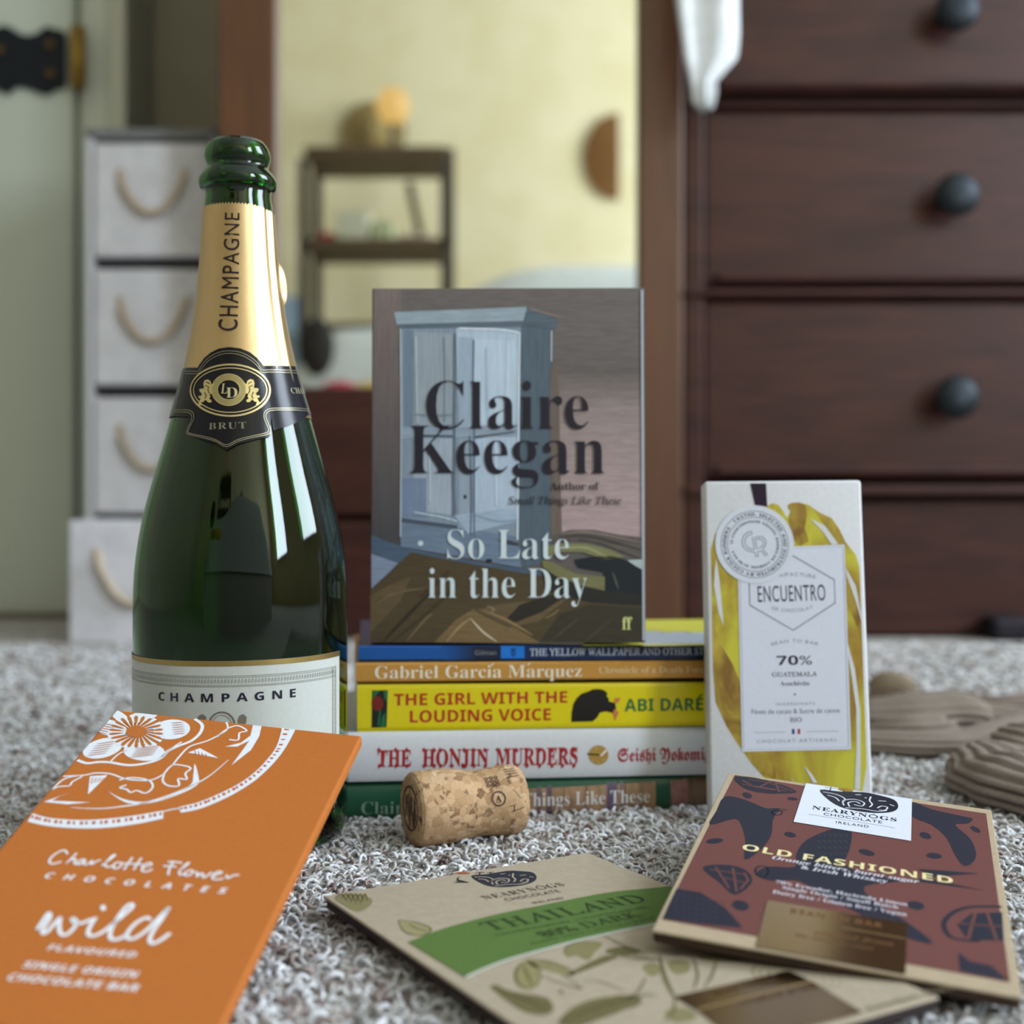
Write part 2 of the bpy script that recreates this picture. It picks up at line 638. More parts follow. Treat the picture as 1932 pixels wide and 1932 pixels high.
# hinge on the door: scalloped black plate with a brass barrel
rt = empty('door_hinge', at(60, 110, YD - 0.004), 'black scalloped metal hinge plate with brass barrel on the pale door', 'hinge'); rt['_org'] = rt.location[:]
m = MB()
sil = [(-60, 60), (-30, 70), (0, 48), (20, 52), (45, 66), (70, 62), (85, 50), (105, 55), (122, 62), (124, 110), (122, 160), (105, 168), (85, 178), (60, 168), (30, 162), (15, 176), (-10, 166), (-60, 160)]
sil = smooth(sil, 3, True)
fr = [at(x, y, YD - 0.006) for x, y in sil]
bk = [at(x, y, YD - 0.006) + Vector((0, 0.005, 0)) for x, y in sil]
n = len(sil)
m.add(fr + bk, [tuple(range(n - 1, -1, -1)), tuple(range(n, 2 * n))] + [(i, (i + 1) % n, n + (i + 1) % n, n + i) for i in range(n)], K(30, 34, 42))
m.build('plate', M_metal, rt)
m = MB(); m.tube([at(147, 52, YD - 0.009), at(147, 166, YD - 0.009)], 0.0095, K(150, 120, 50), n=14); m.build('barrel', M_metal, rt)
for (x, y) in ((95, 85), (0, 95), (95, 140)):
    m = MB(); c = at(x, y, YD - 0.007); m.tube([c, c + Vector((0, -0.003, 0))], 0.005, K(110, 85, 40), n=12); m.build('screw', M_metal, rt)

# ------------------------------------------------------------------ storage tower with rope handles
YT = 1.42
def tx(px): return at(px, 0, YT).x
def tz(py): return at(0, py, YT).z
rt = empty('storage_tower', (tx(285), YT + 0.07, 0), 'narrow white storage tower of stacked drawers with rope handles, beside the door', 'storage drawers'); rt['_org'] = rt.location[:]
wh = K(205, 205, 212)
m = MB()
m.box((tx(162), YT, 0), (tx(176), YT + 0.15, tz(250)), wh, bevel=0.001)
m.box((tx(398), YT, 0), (tx(410), YT + 0.15, tz(250)), wh, bevel=0.001)
m.box((tx(162), YT, tz(262)), (tx(410), YT + 0.15, tz(242)), K(120, 120, 122), bevel=0.001)
m.box((tx(176), YT + 0.14, 0), (tx(398), YT + 0.15, tz(262)), K(90, 90, 95))
for y in (496, 738, 980, 1210):
    m.box((tx(176), YT + 0.01, tz(y + 5)), (tx(398), YT + 0.145, tz(y - 5)), K(70, 70, 74))
m.build('frame', M_plain, rt)
def tower_drawer(x0, y0, x1, y1, Y, hx0, hx1, hy, hd):
    m = MB()
    a, b = at(x0, y1, Y), at(x1, y0, Y)
    m.box((a.x, Y, a.z), (b.x, Y + 0.135, b.z), K(212, 210, 216), bevel=0.002)
    dr = m.build('drawer', M_cloth, rt)
    dr['_org'] = rt['_org']
    pts = []
    for i in range(15):
        t = i / 14
        x = hx0 + (hx1 - hx0) * t
        y = hy + hd * (1 - (2 * t - 1) ** 2) ** 0.8
        p = at(x, y, Y - 0.006)
        if i in (0, 14): p.y += 0.008
        pts.append(p)
    m = MB()
    m.tube(pts, 0.0042, K(188, 172, 152), n=8, sec=None)
    m.build('rope_handle', M_rope, dr)
tower_drawer(178, 270, 396, 484, YT - 0.004, 222, 350, 318, 84)
tower_drawer(178, 508, 396, 726, YT - 0.004, 222, 352, 560, 84)
tower_drawer(178, 750, 396, 968, YT - 0.004, 222, 352, 802, 84)
tower_drawer(130, 982, 372, 1214, 1.30, 178, 330, 1036, 104)

# ------------------------------------------------------------------ wardrobe with mirror and drawers
YW = 1.345
def W(px, py, dy=0.0):
    p = at(px, py, YW); return (p.x, YW + dy, max(0.0, p.z))
rt = empty('mirrored_wardrobe', (at(1200, 0, YW).x, YW + 0.25, 0), 'dark mahogany wardrobe with a tall mirror on the left and round-knobbed drawers on the right', 'wardrobe'); rt['_org'] = rt.location[:]
def wbox(mb, x0, y0, x1, y1, d0, d1, bevel=0.003, col=W3):
    a, b = W(x0, y1), W(x1, y0)
    mb.box((a[0], YW + d0, a[2]), (b[0], YW + d1, b[2]), col, bevel=bevel)
TOPY = -2050
m = MB(); wbox(m, 411, TOPY, 522, 1205, 0, 0.06); wbox(m, 1205, TOPY, 1290, 1205, 0, 0.06); m.build('door_frame', M_woodv, rt)
m = MB(); wbox(m, 420, TOPY, 2600, 1198, 0.05, 0.5, 0.002); m.build('carcass', M_wood, rt)
m = MB(); wbox(m, 521, TOPY + 60, 1206, 730, 0.016, 0.03, 0); m.build('mirror', M_mirror, rt)
m = MB(); wbox(m, 521, 730, 1206, 972, 0.004, 0.05); m.build('lower_panel', M_wood, rt)
m = MB(); wbox(m, 521, 984, 1206, 1200, -0.004, 0.05); m.build('bottom_drawer', M_wood, rt)
def wdrawer(y0, y1, ky, kx=1795):
    m = MB()
    wbox(m, 1330, y0, 2500, y1, 0.006, 0.06, 0.004)
    wbox(m, 1350, y1 - 26, 2490, y1 - 8, -0.004, 0.02, 0.004)
    dr = m.build('drawer', M_wood, rt); dr['_org'] = rt['_org']
    for kkx in (kx, 2180):
        m = MB()
        c = at(kkx, ky, YW)
        prof = [(0.0, 0), (0.010, 0.0), (0.008, 0.008), (0.010, 0.013), (0.021, 0.019), (0.0225, 0.025), (0.019, 0.031), (0.009, 0.034), (0.0, 0.0345)]
        m.lathe([(r, z) for r, z in prof], 0, 0, K(40, 46, 52), n=28, axis=lambda p: (c.x + p[0], YW + 0.006 - p[2], c.z + p[1]))
        m.build('knob', M_metal, dr)
wdrawer(-700, -390, -545); wdrawer(-360, -160, -260)
wdrawer(-140, 175, 30)
wdrawer(205, 540, 375)
wdrawer(566, 905, 752)
m = MB(); wbox(m, 1292, 192, 2500, 202, -0.002, 0.05); wbox(m, 1292, 546, 2500, 560, -0.004, 0.05); wbox(m, 1292, 915, 2500, 935, -0.004, 0.05); wbox(m, 1292, -2000, 1330, 1200, 0.002, 0.06)
m.build('rail', M_wood, rt)
m = MB(); wbox(m, 1330, 945, 2500, 1200, 0.012, 0.05); m.build('plinth', M_wood, rt)
for fx in (1872, ):
    m = MB(); a = at(fx, 1165, YW - 0.02); b = at(fx + 75, 1225, YW - 0.02)
    m.box((a.x, YW - 0.025, 0), (b.x, YW + 0.03, a.z), K(24, 20, 30), bevel=0.006); m.build('foot', M_plain, rt)

# white cloth strap hanging in front of the drawers
m = MB()
Yc = 1.29
ring = [((1268, -260), (1392, -260)), ((1272, -100), (1394, -100)), ((1276, 0), (1396, 0)), ((1284, 60), (1397, 60)), ((1292, 108), (1393, 104)), ((1300, 140), (1372, 128)), ((1305, 165), (1352, 150)), ((1308, 190), (1352, 178)), ((1326, 206), (1346, 204))]
vs = []
for k, (a, b) in enumerate(ring):
    for dy in (0, 0.012):
        for t in range(7):
            x = a[0] + (b[0] - a[0]) * t / 6; y = a[1] + (b[1] - a[1]) * t / 6
            p = at(x, y, Yc); p.y += dy - 0.006 * math.sin(t * 1.7 + k * 0.4)
            vs.append(p)
fs = []
for k in range(len(ring) - 1):
    o1, o2 = k * 14, (k + 1) * 14
    for t in range(6):
        fs.append((o1 + t, o1 + t + 1, o2 + t + 1, o2 + t)); fs.append((o1 + 7 + t, o2 + 7 + t, o2 + 8 + t, o1 + 8 + t))
    fs.append((o1, o2, o2 + 7, o1 + 7)); fs.append((o1 + 6, o1 + 13, o2 + 13, o2 + 6))
m.add(vs, fs, K(222, 224, 226), smooth=True)
tag(m.build('hanging_cloth', M_cloth), 'white cloth end hanging in front of the wardrobe, right of the mirror', 'cloth')

# ------------------------------------------------------------------ things seen only in the mirror (they stand behind the camera)
YM = YW + 0.016
def R(px, py, Yv):
    p = at(px, py, Yv); return Vector((p.x, 2 * YM - Yv, p.z))
YS = 4.05
rt = empty('ladder_shelf', R(722, 950, YS), 'dark open ladder shelf seen in the mirror against the yellow wall', 'shelf'); rt.location.z = 0; rt['_org'] = rt.location[:]
dk = K(70, 62, 50)
for px in (598, 848):
    for dd in (0, 0.26):
        m = MB(); a = R(px - 8, 950, YS); b = R(px + 10, 282, YS)
        m.box((a.x, a.y + dd, 0), (b.x, a.y + dd + 0.02, b.z - 0.1 * (dd > 0)), dk); m.build('post', M_plain, rt)
for py in (330, 492, 640, 760):
    m = MB(); a = R(600, py + 7, YS); b = R(850, py - 8, YS)
    m.box((a.x, a.y, a.z), (b.x, a.y + 0.28, b.z), K(92, 72, 50)); m.build('shelf_board', M_plain, rt)
def sbox(name, px0, py0, px1, py1, Yv, dep, col, label, cat, group=None, mat=M_plain):
    m = MB(); a, b = R(px0, py1, Yv), R(px1, py0, Yv)
    m.box((a.x, a.y - dep / 2, a.z), (b.x, a.y + dep / 2, b.z), col, bevel=0.006)
    return tag(m.build(name, mat), label, cat, group)
sbox('tin', 606, 442, 634, 483, YS - 0.12, 0.07, K(190, 60, 70), 'red tin at the left end of the mirrored ladder shelf', 'tin')
sbox('paper_stack', 642, 405, 700, 483, YS - 0.12, 0.12, K(205, 200, 170), 'cream upright folders on the mirrored ladder shelf', 'folders')
sbox('paper_stack', 704, 425, 745, 483, YS - 0.12, 0.12, K(180, 185, 140), 'low green-grey box beside the cream folders on the mirrored shelf', 'box')
sbox('storage_box', 752, 450, 820, 483, YS - 0.12, 0.12, K(190, 165, 150), 'pinkish low box at the right end of the mirrored ladder shelf', 'box')
m = MB(); p0, p1 = R(772, 345, YS - 0.02), R(792, 440, YS - 0.02); m.tube([p0, p1], 0.012, dk, n=8)
tag(m.build('hanging_strap', M_cloth), 'dark strap hanging from the upper board of the mirrored shelf', 'strap')
# lamp with glowing shade
c = R(742, 200, YS - 0.1)
rt = empty('table_lamp', c, 'glowing warm lamp on top of the shelf, seen in the mirror', 'lamp'); rt['_org'] = c[:]
zs = R(0, 322, YS).z
m = MB(); m.tube([(c.x, c.y, zs), (c.x, c.y, zs + 0.015)], 0.05, dk, n=20); m.tube([(c.x, c.y, zs + 0.01), (c.x, c.y, c.z)], 0.008, dk, n=8); m.build('lamp_stand', M_plain, rt)
M_glow = bpy.data.materials.new('lamp_glow'); nt, b_, N_, L_ = nodes(M_glow)
b_.inputs['Base Color'].default_value = (0.12, 0.08, 0.03, 1); b_.inputs['Emission Color'].default_value = (1.0, 0.62, 0.18, 1); b_.inputs['Emission Strength'].default_value = 0.72
m = MB(); m.lathe([(0.004, -0.055), (0.035, -0.045), (0.055, 0), (0.035, 0.045), (0.004, 0.055)], c.x, c.y, W3, n=24, axis=lambda p: (p[0], p[1], c.z + p[2])); m.build('lamp_globe', M_glow, rt)
m = MB(); g = R(690, 212, YS + 0.02)
m.lathe([(0.002, 0), (0.055, 0.012), (0.085, 0.045), (0.135, 0.05)], 0, 0, K(150, 130, 85), n=28, caps=(False, False), axis=lambda p: (g.x + p[0] * 0.8, RY0 + 0.075 - p[2], g.z + p[1] * 0.8))
tag(m.build('straw_hat', M_cloth), 'grey-brown straw hat on the yellow wall behind the lamp, seen in the mirror', 'hat')
# brown woven half-round wall hanging
m = MB(); g = R(1168, 295, 4.3)
m.lathe([(0.002, 0), (0.06, 0.004), (0.10, 0.012), (0.145, 0.02)], 0, 0, K(125, 88, 52), n=24, caps=(False, False), th0=math.pi, th1=2 * math.pi, axis=lambda p: (g.x + p[0] * 0.8, RY0 + 0.035 - p[2], g.z + p[1]))
tag(m.build('wall_basket', M_cloth), 'brown half-round woven wall hanging on the yellow wall, seen in the mirror', 'wall hanging')
# bed with white bedding
rt = empty('bed', (0.07, -0.68, 0), 'bed heaped with white bedding behind the camera, seen in the mirror', 'bed'); rt['_org'] = (0.07, -0.68, 0)
m = MB()
def bedgrid(x0, x1, y0, y1, z0, hfun, col, mb, nx=30, ny=16):
    vs, fs = [], []
    for j in range(ny + 1):
        for i in range(nx + 1):
            x = x0 + (x1 - x0) * i / nx; y = y0 + (y1 - y0) * j / ny
            e = min(1, 6 * min(j, ny - j) / ny) ** 0.5 * min(1, 8 * min(i, nx - i) / nx) ** 0.5
            vs.append((x, y, z0 + (hfun(x, y) - z0) * e))
    for j in range(ny):
        for i in range(nx):
            a = j * (nx + 1) + i
            fs.append((a, a + 1, a + nx + 2, a + nx + 1))
    mb.add(vs, fs, col, smooth=True)
bedgrid(-0.62, 0.75, -1.0, -0.36, 0.22, lambda x, y: 0.57 + 0.16 * (1 / (1 + math.exp(-(x + 0.12) * 14))) + 0.018 * math.sin(9 * x + 2) * math.sin(7 * y), K(215, 218, 212), m)
m.build('duvet', M_cloth, rt)
m = MB(); m.box((-0.6, -0.98, 0), (0.74, -0.38, 0.3), K(190, 185, 175)); m.build('bed_base', M_cloth, rt)
def blob(name, px, py, Yv, r, col, label, cat, sq=(1, 1, 1)):
    m = MB(); c = R(px, py, Yv)
    prof = [(max(0.001, r * math.sin(t)), r * -math.cos(t)) for t in [math.pi * i / 10 for i in range(11)]]
    m.lathe(prof, 0, 0, col, n=20, axis=lambda p: (c.x + p[0] * sq[0], c.y + p[1] * sq[1], c.z + p[2] * sq[2]))
    return tag(m.build(name, M_cloth), label, cat)
blob('dark_cushion', 598, 655, 2.98, 0.055, K(58, 54, 50), 'dark grey bundle lying against the white bedding, seen in the mirror', 'bundle', (0.75, 0.5, 1.25))
blob('pink_bundle', 640, 742, 2.96, 0.04, K(190, 60, 75), 'small pink-red bundle at the foot of the mirror view', 'bundle', (1.3, 0.6, 0.7))
blob('yellow_bundle', 706, 745, 2.96, 0.045, K(215, 180, 80), 'small yellow bundle beside the pink one, seen in the mirror', 'bundle', (1.3, 0.6, 0.7))
m = MB(); a, b = R(531, 950, 3.9), R(566, 560, 3.9)
for i in range(4):
    m.tube([(a.x + 0.018 * i, a.y, 0.25), (a.x + 0.018 * i, a.y, 0.45), (a.x + 0.018 * i, a.y, b.z)], 0.011, K(170, 190, 205), n=8)
tag(m.build('folded_drape', M_cloth), 'pale blue drape hanging at the left edge of the mirror view', 'drape')

# ------------------------------------------------------------------ carpet pile near the camera (loops of yarn nobody could count)
def carpet_pile():
    pal = np.array([K(228, 228, 230), K(212, 210, 210), K(196, 190, 184), K(172, 156, 150), K(134, 112, 110), K(206, 202, 198), K(240, 240, 242)], dtype=np.float32)
    xs, ys = [], []
    y = 0.325
    while y < 1.16:
        sp = 0.0030 if y < 0.62 else 0.0030 + (y - 0.62) * 0.0075
        hw = 0.415 * y + 0.03
        n = int(2 * hw / sp)
        x = np.linspace(-hw, hw, n) + rng.normal(0, 0.0010, n)
        xs.append(x); ys.append(y + rng.normal(0, 0.0010, n))
        y += sp
    # coarser loops over the rest of the patch of carpet round the still life
    gx_, gy_ = np.meshgrid(np.arange(-0.75, 0.75, 0.0062), np.arange(0.12, 1.26, 0.0062))
    gx_, gy_ = gx_.ravel(), gy_.ravel()
    gx_ = gx_ + rng.normal(0, 0.002, gx_.size); gy_ = gy_ + rng.normal(0, 0.002, gy_.size)
    keep = (np.abs(gx_) > 0.415 * gy_ + 0.03) | (gy_ < 0.325) | (gy_ > 1.16)
    xs.append(gx_[keep]); ys.append(gy_[keep])
    outer_n = int(keep.sum())
    X, Y = np.concatenate(xs), np.concatenate(ys)
    n = len(X)
    seg, side = 6, 4
    t = np.linspace(-0.1, math.pi + 0.1, seg)
    ph = rng.uniform(0, 2 * math.pi, n)
    far = 1 + np.clip((Y - 0.62) * 2.2, 0, 1.2)
    far[-outer_n:] = np.maximum(far[-outer_n:], 1.8)
    Rr = rng.uniform(0.0012, 0.0030, n) * far
    tr = rng.uniform(0.00050, 0.00095, n) * far
    lean = rng.normal(0, 1.0, n)
    base = -0.0012 + rng.normal(0, 0.0004, n)
    k = 2 * math.pi * np.arange(side) / side
    # centre line in local frame: along a, up z
    cx = -np.cos(t)[None, :] * Rr[:, None]
    cz = np.sin(t)[None, :] * Rr[:, None]
    wob = rng.normal(0, 0.0004, (n, seg))
    rad = (Rr[:, None, None] + tr[:, None, None] * np.cos(k)[None, None, :])
    lx = -np.cos(t)[None, :, None] * rad
    lz = np.sin(t)[None, :, None] * rad
    ly = tr[:, None, None] * np.sin(k)[None, None, :] + wob[:, :, None]
    # lean about the local x axis
    cl, sl = np.cos(lean)[:, None, None], np.sin(lean)[:, None, None]
    ly2 = ly * cl - lz * sl
    lz2 = ly * sl + lz * cl
    cp, spn = np.cos(ph)[:, None, None], np.sin(ph)[:, None, None]
    gx = X[:, None, None] + lx * cp - ly2 * spn
    gy = Y[:, None, None] + lx * spn + ly2 * cp
    gz = base[:, None, None] + lz2
    V = np.stack([gx, gy, gz], -1).reshape(-1, 3)
    per = seg * side
    fl = []
    for i in range(seg - 1):
        for j in range(side):
            fl.append((i * side + j, i * side + (j + 1) % side, (i + 1) * side + (j + 1) % side, (i + 1) * side + j))
    fl = np.array(fl)
    Fs = (fl[None] + (np.arange(n) * per)[:, None, None]).reshape(-1, 4)
    # patchy colour: neighbouring loops share a shade
    f1 = 1.5 * np.sin(X * 460 + 3 * np.sin(Y * 330)) * np.cos(Y * 510 + 2.5 * np.sin(X * 290)) + 0.35 + rng.normal(0, 0.45, n)
    idx = np.digitize(f1, [-1.25, -0.75, -0.25, 0.2, 0.65, 1.2])
    mapi = np.array([4, 3, 2, 1, 5, 0, 6])[idx]
    C = pal[mapi] * 0.77 * rng.uniform(0.9, 1.08, (n, 1)).astype(np.float32)
    me = bpy.data.meshes.new('carpet_pile')
    me.vertices.add(len(V)); me.vertices.foreach_set('co', V.astype(np.float32).ravel())
    me.loops.add(len(Fs) * 4); me.loops.foreach_set('vertex_index', Fs.astype(np.int32).ravel())
    me.polygons.add(len(Fs)); me.polygons.foreach_set('loop_start', np.arange(0, len(Fs) * 4, 4, dtype=np.int32))
    me.update(calc_edges=True)
    me.polygons.foreach_set('use_smooth', np.ones(len(Fs), dtype=bool))
    at_ = me.color_attributes.new('Col', 'FLOAT_COLOR', 'CORNER')
    c4 = np.ones((n, 4), dtype=np.float32); c4[:, :3] = C
    at_.data.foreach_set('color', np.repeat(c4, len(fl) * 4, axis=0).ravel())
    me.materials.append(M_yarn)
    o = bpy.data.objects.new('carpet_pile', me)
    COL.objects.link(o)
    tag(o, 'curly speckled beige and mauve carpet pile', 'carpet', kind='stuff')
carpet_pile()

# ------------------------------------------------------------------ champagne bottle
BX, BY = -0.1134, 0.545
BR = empty('champagne_bottle', (BX, BY, 0), 'opened dark green champagne bottle with gold neck foil, standing left of the books', 'bottle'); BR['_org'] = (BX, BY, 0)
PX = 2450 / 0.545
def bz(py): return HC - (py - HY) / PX
prof_px = [(276, 12.2), (284, 13.2), (297, 13.75), (306, 13.4), (313, 12.9), (320, 12.9), (330, 14.6), (340, 16.0), (349, 16.25), (357, 15.6), (361, 13.9), (372, 13.6), (397, 14.2), (450, 15.0), (500, 15.8), (560, 17.3), (600, 18.6), (640, 20.2), (690, 22.6), (740, 25.5), (780, 28.1), (850, 32.5), (920, 37.0), (960, 39.3), (1000, 41.2), (1040, 42.6), (1080, 43.5), (1130, 43.95), (1200, 44.0), (1400, 44.0), (1530, 43.9), (1558, 43.0), (1572, 41.0), (1580, 38.0)]
PROF = [(r / 1000, bz(y)) for y, r in prof_px]
PROF[-1] = (0.038, 0.0005)
PZ = np.array([z for r, z in PROF][::-1]); PRr = np.array([r for r, z in PROF][::-1])
def brad(z): return float(np.interp(z, PZ, PRr))
def blean(z): return -0.0019 * max(0, min(1, (z - 0.17) / 0.12))
class Rev:
    """surface of revolution of the bottle; u = angle * Rl, v = height"""
    def __init__(s, Rl, off=0.0, crop=(0, 0, 1)): s.Rl, s.off, s.crop = Rl, off, crop
    def uv(s, x, y):
        x0, y0, k = s.crop
        d = ray(x0 + x / k, y0 + y / k)
        z = HC - (y0 + y / k - HY) / PX
        for _ in range(12):
            r = brad(z) + s.off; cx = BX + blean(z)
            a = d.x ** 2 + d.y ** 2; b = -2 * (d.x * cx + d.y * BY); c = cx ** 2 + BY ** 2 - r * r
            q = b * b - 4 * a * c
            t = (-b - math.sqrt(q)) / (2 * a) if q > 0 else -b / (2 * a)
            z = HC + d.z * t
        p = (d.x * t - cx, d.y * t - BY)
        return (math.atan2(p[0], -p[1]) * s.Rl, z)
    def uvs(s, pts): return [s.uv(*p) for p in pts]
    def pt(s, u, v, h=0):
        t = u / s.Rl; r = brad(v) + s.off + h
        return Vector((BX + blean(v) + r * math.sin(t), BY - r * math.cos(t), v))
def densify(prof, st=0.0015):
    out = [prof[0]]
    for a, b in zip(prof, prof[1:]):
        n = max(1, int(abs(a[1] - b[1]) / st / 2))
        for i in range(1, n + 1):
            t = i / n
            out.append((a[0] + (b[0] - a[0]) * t, a[1] + (b[1] - a[1]) * t))
    return out
outer = smooth([(r, z) for r, z in PROF], 4)
thick = 0.0028
inner = [(max(0.006, r - thick), z) for r, z in outer if z > 0.012]
inner = inner[:] + [(0.030, 0.010), (0.012, 0.026), (0.0005, 0.030)]
solid = [(0.0005, 0.024)] + [(0.014, 0.020), (0.030, 0.005), (0.034, 0.0008)] + outer[::-1]
solid[0] = (0.0005, 0.024)
loop = solid + [(0.0108, outer[0][1] + 0.0016)] + [(max(0.0095, r), z) if z > bz(400) else (r, z) for r, z in inner]
m = MB()
m.lathe(loop, BX, BY, W3, n=96, caps=(False, False), axis=lambda p: (p[0] + blean(p[2]), p[1], p[2]))
g = m.build('glass_body', M_glass, BR)

def band(mb, sf, cols, top, bot, col, rows, lay, mat=0):
    """grid patch: cols = u values; top(u), bot(u) -> v"""
    vs, fs = [], []
    for j in range(rows + 1):
        for u in cols:
            a, b = bot(u), top(u)
            vs.append(sf.pt(u, a + (b - a) * j / rows, lay * LAY))
    n = len(cols)
    for j in range(rows):
        for i in range(n - 1):
            a = j * n + i
            fs.append((a, a + 1, a + n + 1, a + n))
    mb.add(vs, fs, col, mat, True)

# neck foil
fz_top, fz_bot = bz(399), bz(790)
m = MB()
nth, nz_ = 140, 60
vs, fs = [], []
def foil_r(t, z):
    r = brad(z) + 0.00035
    k = (z - fz_bot) / (fz_top - fz_bot)
    for (c, wd, am) in ((0.92, 0.05, 0.0005), (1.10, 0.04, -0.0004), (1.28, 0.05, 0.0006), (0.62, 0.06, 0.0002)):
        r += am * math.exp(-((t - c + 0.10 * (1 - k)) / wd) ** 2) * (0.4 + 0.8 * k)
    return r + 0.00035 * k
for j in range(nz_ + 1):
    for i in range(nth):
        t = -math.pi + 2 * math.pi * i / nth
        z = fz_bot + (fz_top - fz_bot) * j / nz_
        if j == nz_: z += (0.0006 if i % 2 else -0.0002) - 0.0016 * max(0, math.sin(t)) ** 3
        r = foil_r(t, z)
        vs.append((BX + blean(z) + r * math.sin(t), BY - r * math.cos(t), z))
for j in range(nz_):
    for i in range(nth):
        a, b = j * nth + i, j * nth + (i + 1) % nth
        fs.append((a, b, b + nth, a + nth))
gold = (0.62, 0.44, 0.23)
m.add(vs, fs, gold, 0, True)
# loose fold of foil at the right
t0 = Rev(1.0, 0.0004)
fl = []
for i in range(9):
    k = i / 8
    z = bz(492 + 85 * k); s_ = math.sin(math.pi * k) ** 0.7
    r = brad(z)
    fl.append([Vector((BX + blean(z) + (r + 0.0001) * math.sin(1.62), BY - (r) * math.cos(1.62), z)), Vector((BX + blean(z) + (r + 0.0022 * s_ + 0.0003), BY + 0.003, z))])
m.add([p for q in fl for p in q], [(2 * i, 2 * i + 1, 2 * i + 3, 2 * i + 2) for i in range(8)], gold, 0, True)
sf = Rev(0.017, 0.00075)
def T(mb, sf, body, a, b, top, col, **k):
    mb.text(sf, body, sf.uv(*a), sf.uv(*b), sf.uv(*top), col, **k)
a, b, tp = sf.uv(448, 624), sf.uv(452, 402), sf.uv(411, 624)
m.text(sf, 'CHAMPAGNE', a, b, tp, K(40, 22, 30), lay=3, mat=1, style='sans', space=1.12)
m.build('neck_foil', [M_gold, M_paper], BR)

# collar label
sf = Rev(0.025, 0.0007, (320, 640, 6.44))
navy = K(14, 14, 24)
top_px = [(165, 345), (200, 345), (340, 345), (365, 300), (420, 225), (500, 160), (600, 112), (720, 95), (860, 110), (980, 160), (1070, 232), (1120, 290), (1140, 322), (1530, 330)]
bot_px = [(45, 935), (225, 945), (235, 1165), (350, 1212), (560, 1272), (690, 1352), (830, 1275), (1060, 1215), (1215, 1185), (1262, 1110), (1235, 925), (1690, 915)]
tu = sf.uvs(top_px); bu = sf.uvs(bot_px)
tu = [(-0.075, tu[1][1])] + tu[1:] + [(0.075, tu[-1][1])]
bu = [(-0.075, bu[0][1])] + bu + [(0.075, bu[-1][1])]
fx = lambda pts: (lambda u: float(np.interp(u, [p[0] for p in pts], [p[1] for p in pts])))
bu.sort(); tu.sort()
cols = sorted(set(list(np.linspace(-0.0698, 0.0698, 150)) + [p[0] for p in bu if abs(p[0]) < 0.07] + [p[0] for p in tu if abs(p[0]) < 0.07]))
m = MB()
band(m, sf, cols, fx(tu), fx(bu), navy, 14, 0)
gcol = (0.62, 0.50, 0.26)
dim = (0.30, 0.27, 0.19)
def SP(px, wd, col, lay, mat=1, closed=False, n=5, taper=False, mb=None, sff=None):
    (mb or m).stroke(sff or sf, smooth((sff or sf).uvs(px), n, closed), wd, col, lay, mat, closed, taper)
l1 = [(195, 388), (300, 390), (350, 385), (400, 310), (480, 225), (600, 162), (720, 143), (860, 160), (980, 218), (1065, 290), (1120, 372), (1200, 372), (1350, 374), (1545, 384)]
SP(l1, 0.00028, dim, 5); SP([(x, y + 30) for x, y in l1[:3]] + [(x + (8 if x < 720 else -8), y + 30) for x, y in l1[3:-4]] + [(x, y + 28) for x, y in l1[-4:]], 0.00028, dim, 5)
l2 = [(60, 860), (150, 860), (235, 862), (290, 895), (300, 960), (270, 1030), (240, 1100), (245, 1140), (420, 1180), (560, 1220), (690, 1282), (830, 1220), (980, 1180), (1160, 1140), (1200, 1105), (1170, 1020), (1145, 950), (1155, 880), (1230, 842), (1400, 838), (1540, 838), (1680, 850)]
SP(l2, 0.00028, dim, 5)
SP([(60, 888), (150, 886), (225, 888), (268, 915), (275, 960), (250, 1030), (222, 1100), (225, 1150), (420, 1200), (560, 1240), (690, 1305), (830, 1242), (980, 1200), (1180, 1158), (1222, 1110), (1195, 1020), (1168, 950), (1178, 895), (1240, 865), (1400, 860), (1540, 862), (1690, 876)], 0.00028, dim, 5)
SP(ell(738, 620, 478, 312, 48), 0.0007, gcol, 5, closed=True, n=2)
SP(ell(738, 620, 440, 270, 48), 0.0004, gcol, 5, closed=True, n=2)
SP(ell(720, 615, 168, 160, 32), 0.0021, (0.42, 0.35, 0.16), 5, closed=True, n=2)
SP(ell(720, 615, 205, 192, 32), 0.0003, gcol, 6, closed=True, n=2)
SP(ell(720, 615, 134, 122, 32), 0.0003, gcol, 6, closed=True, n=2)
lion = [(430, 500), (470, 490), (505, 515), (510, 550), (545, 530), (555, 545), (520, 590), (535, 625), (525, 660), (490, 670), (500, 700), (485, 725), (515, 745), (510, 770), (475, 770), (440, 735), (420, 760), (385, 770), (400, 800), (365, 805), (355, 775), (385, 720), (360, 715), (355, 690), (390, 690), (400, 660), (375, 640), (365, 610), (385, 600), (410, 600), (425, 590), (415, 540)]
lg = (0.66, 0.54, 0.25)
m.poly(sf, sf.uvs(lion), lg, 5, 1)
m.poly(sf, sf.uvs([(1446 - x, y - 5) for x, y in lion]), lg, 5, 1)
for sgn in (0, 1):
    for q in ([(440, 560), (480, 580), (470, 620), (490, 660)], [(450, 520), (480, 530), (490, 545)], [(430, 640), (450, 690), (430, 720)]):
        m.stroke(sf, sf.uvs([(x if not sgn else 1446 - x, y) for x, y in q]), 0.0003, navy, 7, 0)
cream = K(215, 205, 165)
T(m, sf, 'L', (625, 660), (700, 663), (625, 538), cream, lay=7, mat=1, style='serif', off=-0.005)
T(m, sf, 'D', (690, 712), (828, 708), (690, 590), cream, lay=7, mat=1, style='serif', off=-0.005)
T(m, sf, 'BRUT', (478, 1098), (935, 1084), (478, 1020), K(125, 118, 100), lay=5, mat=0, style='serif', space=1.15, off=-0.005)
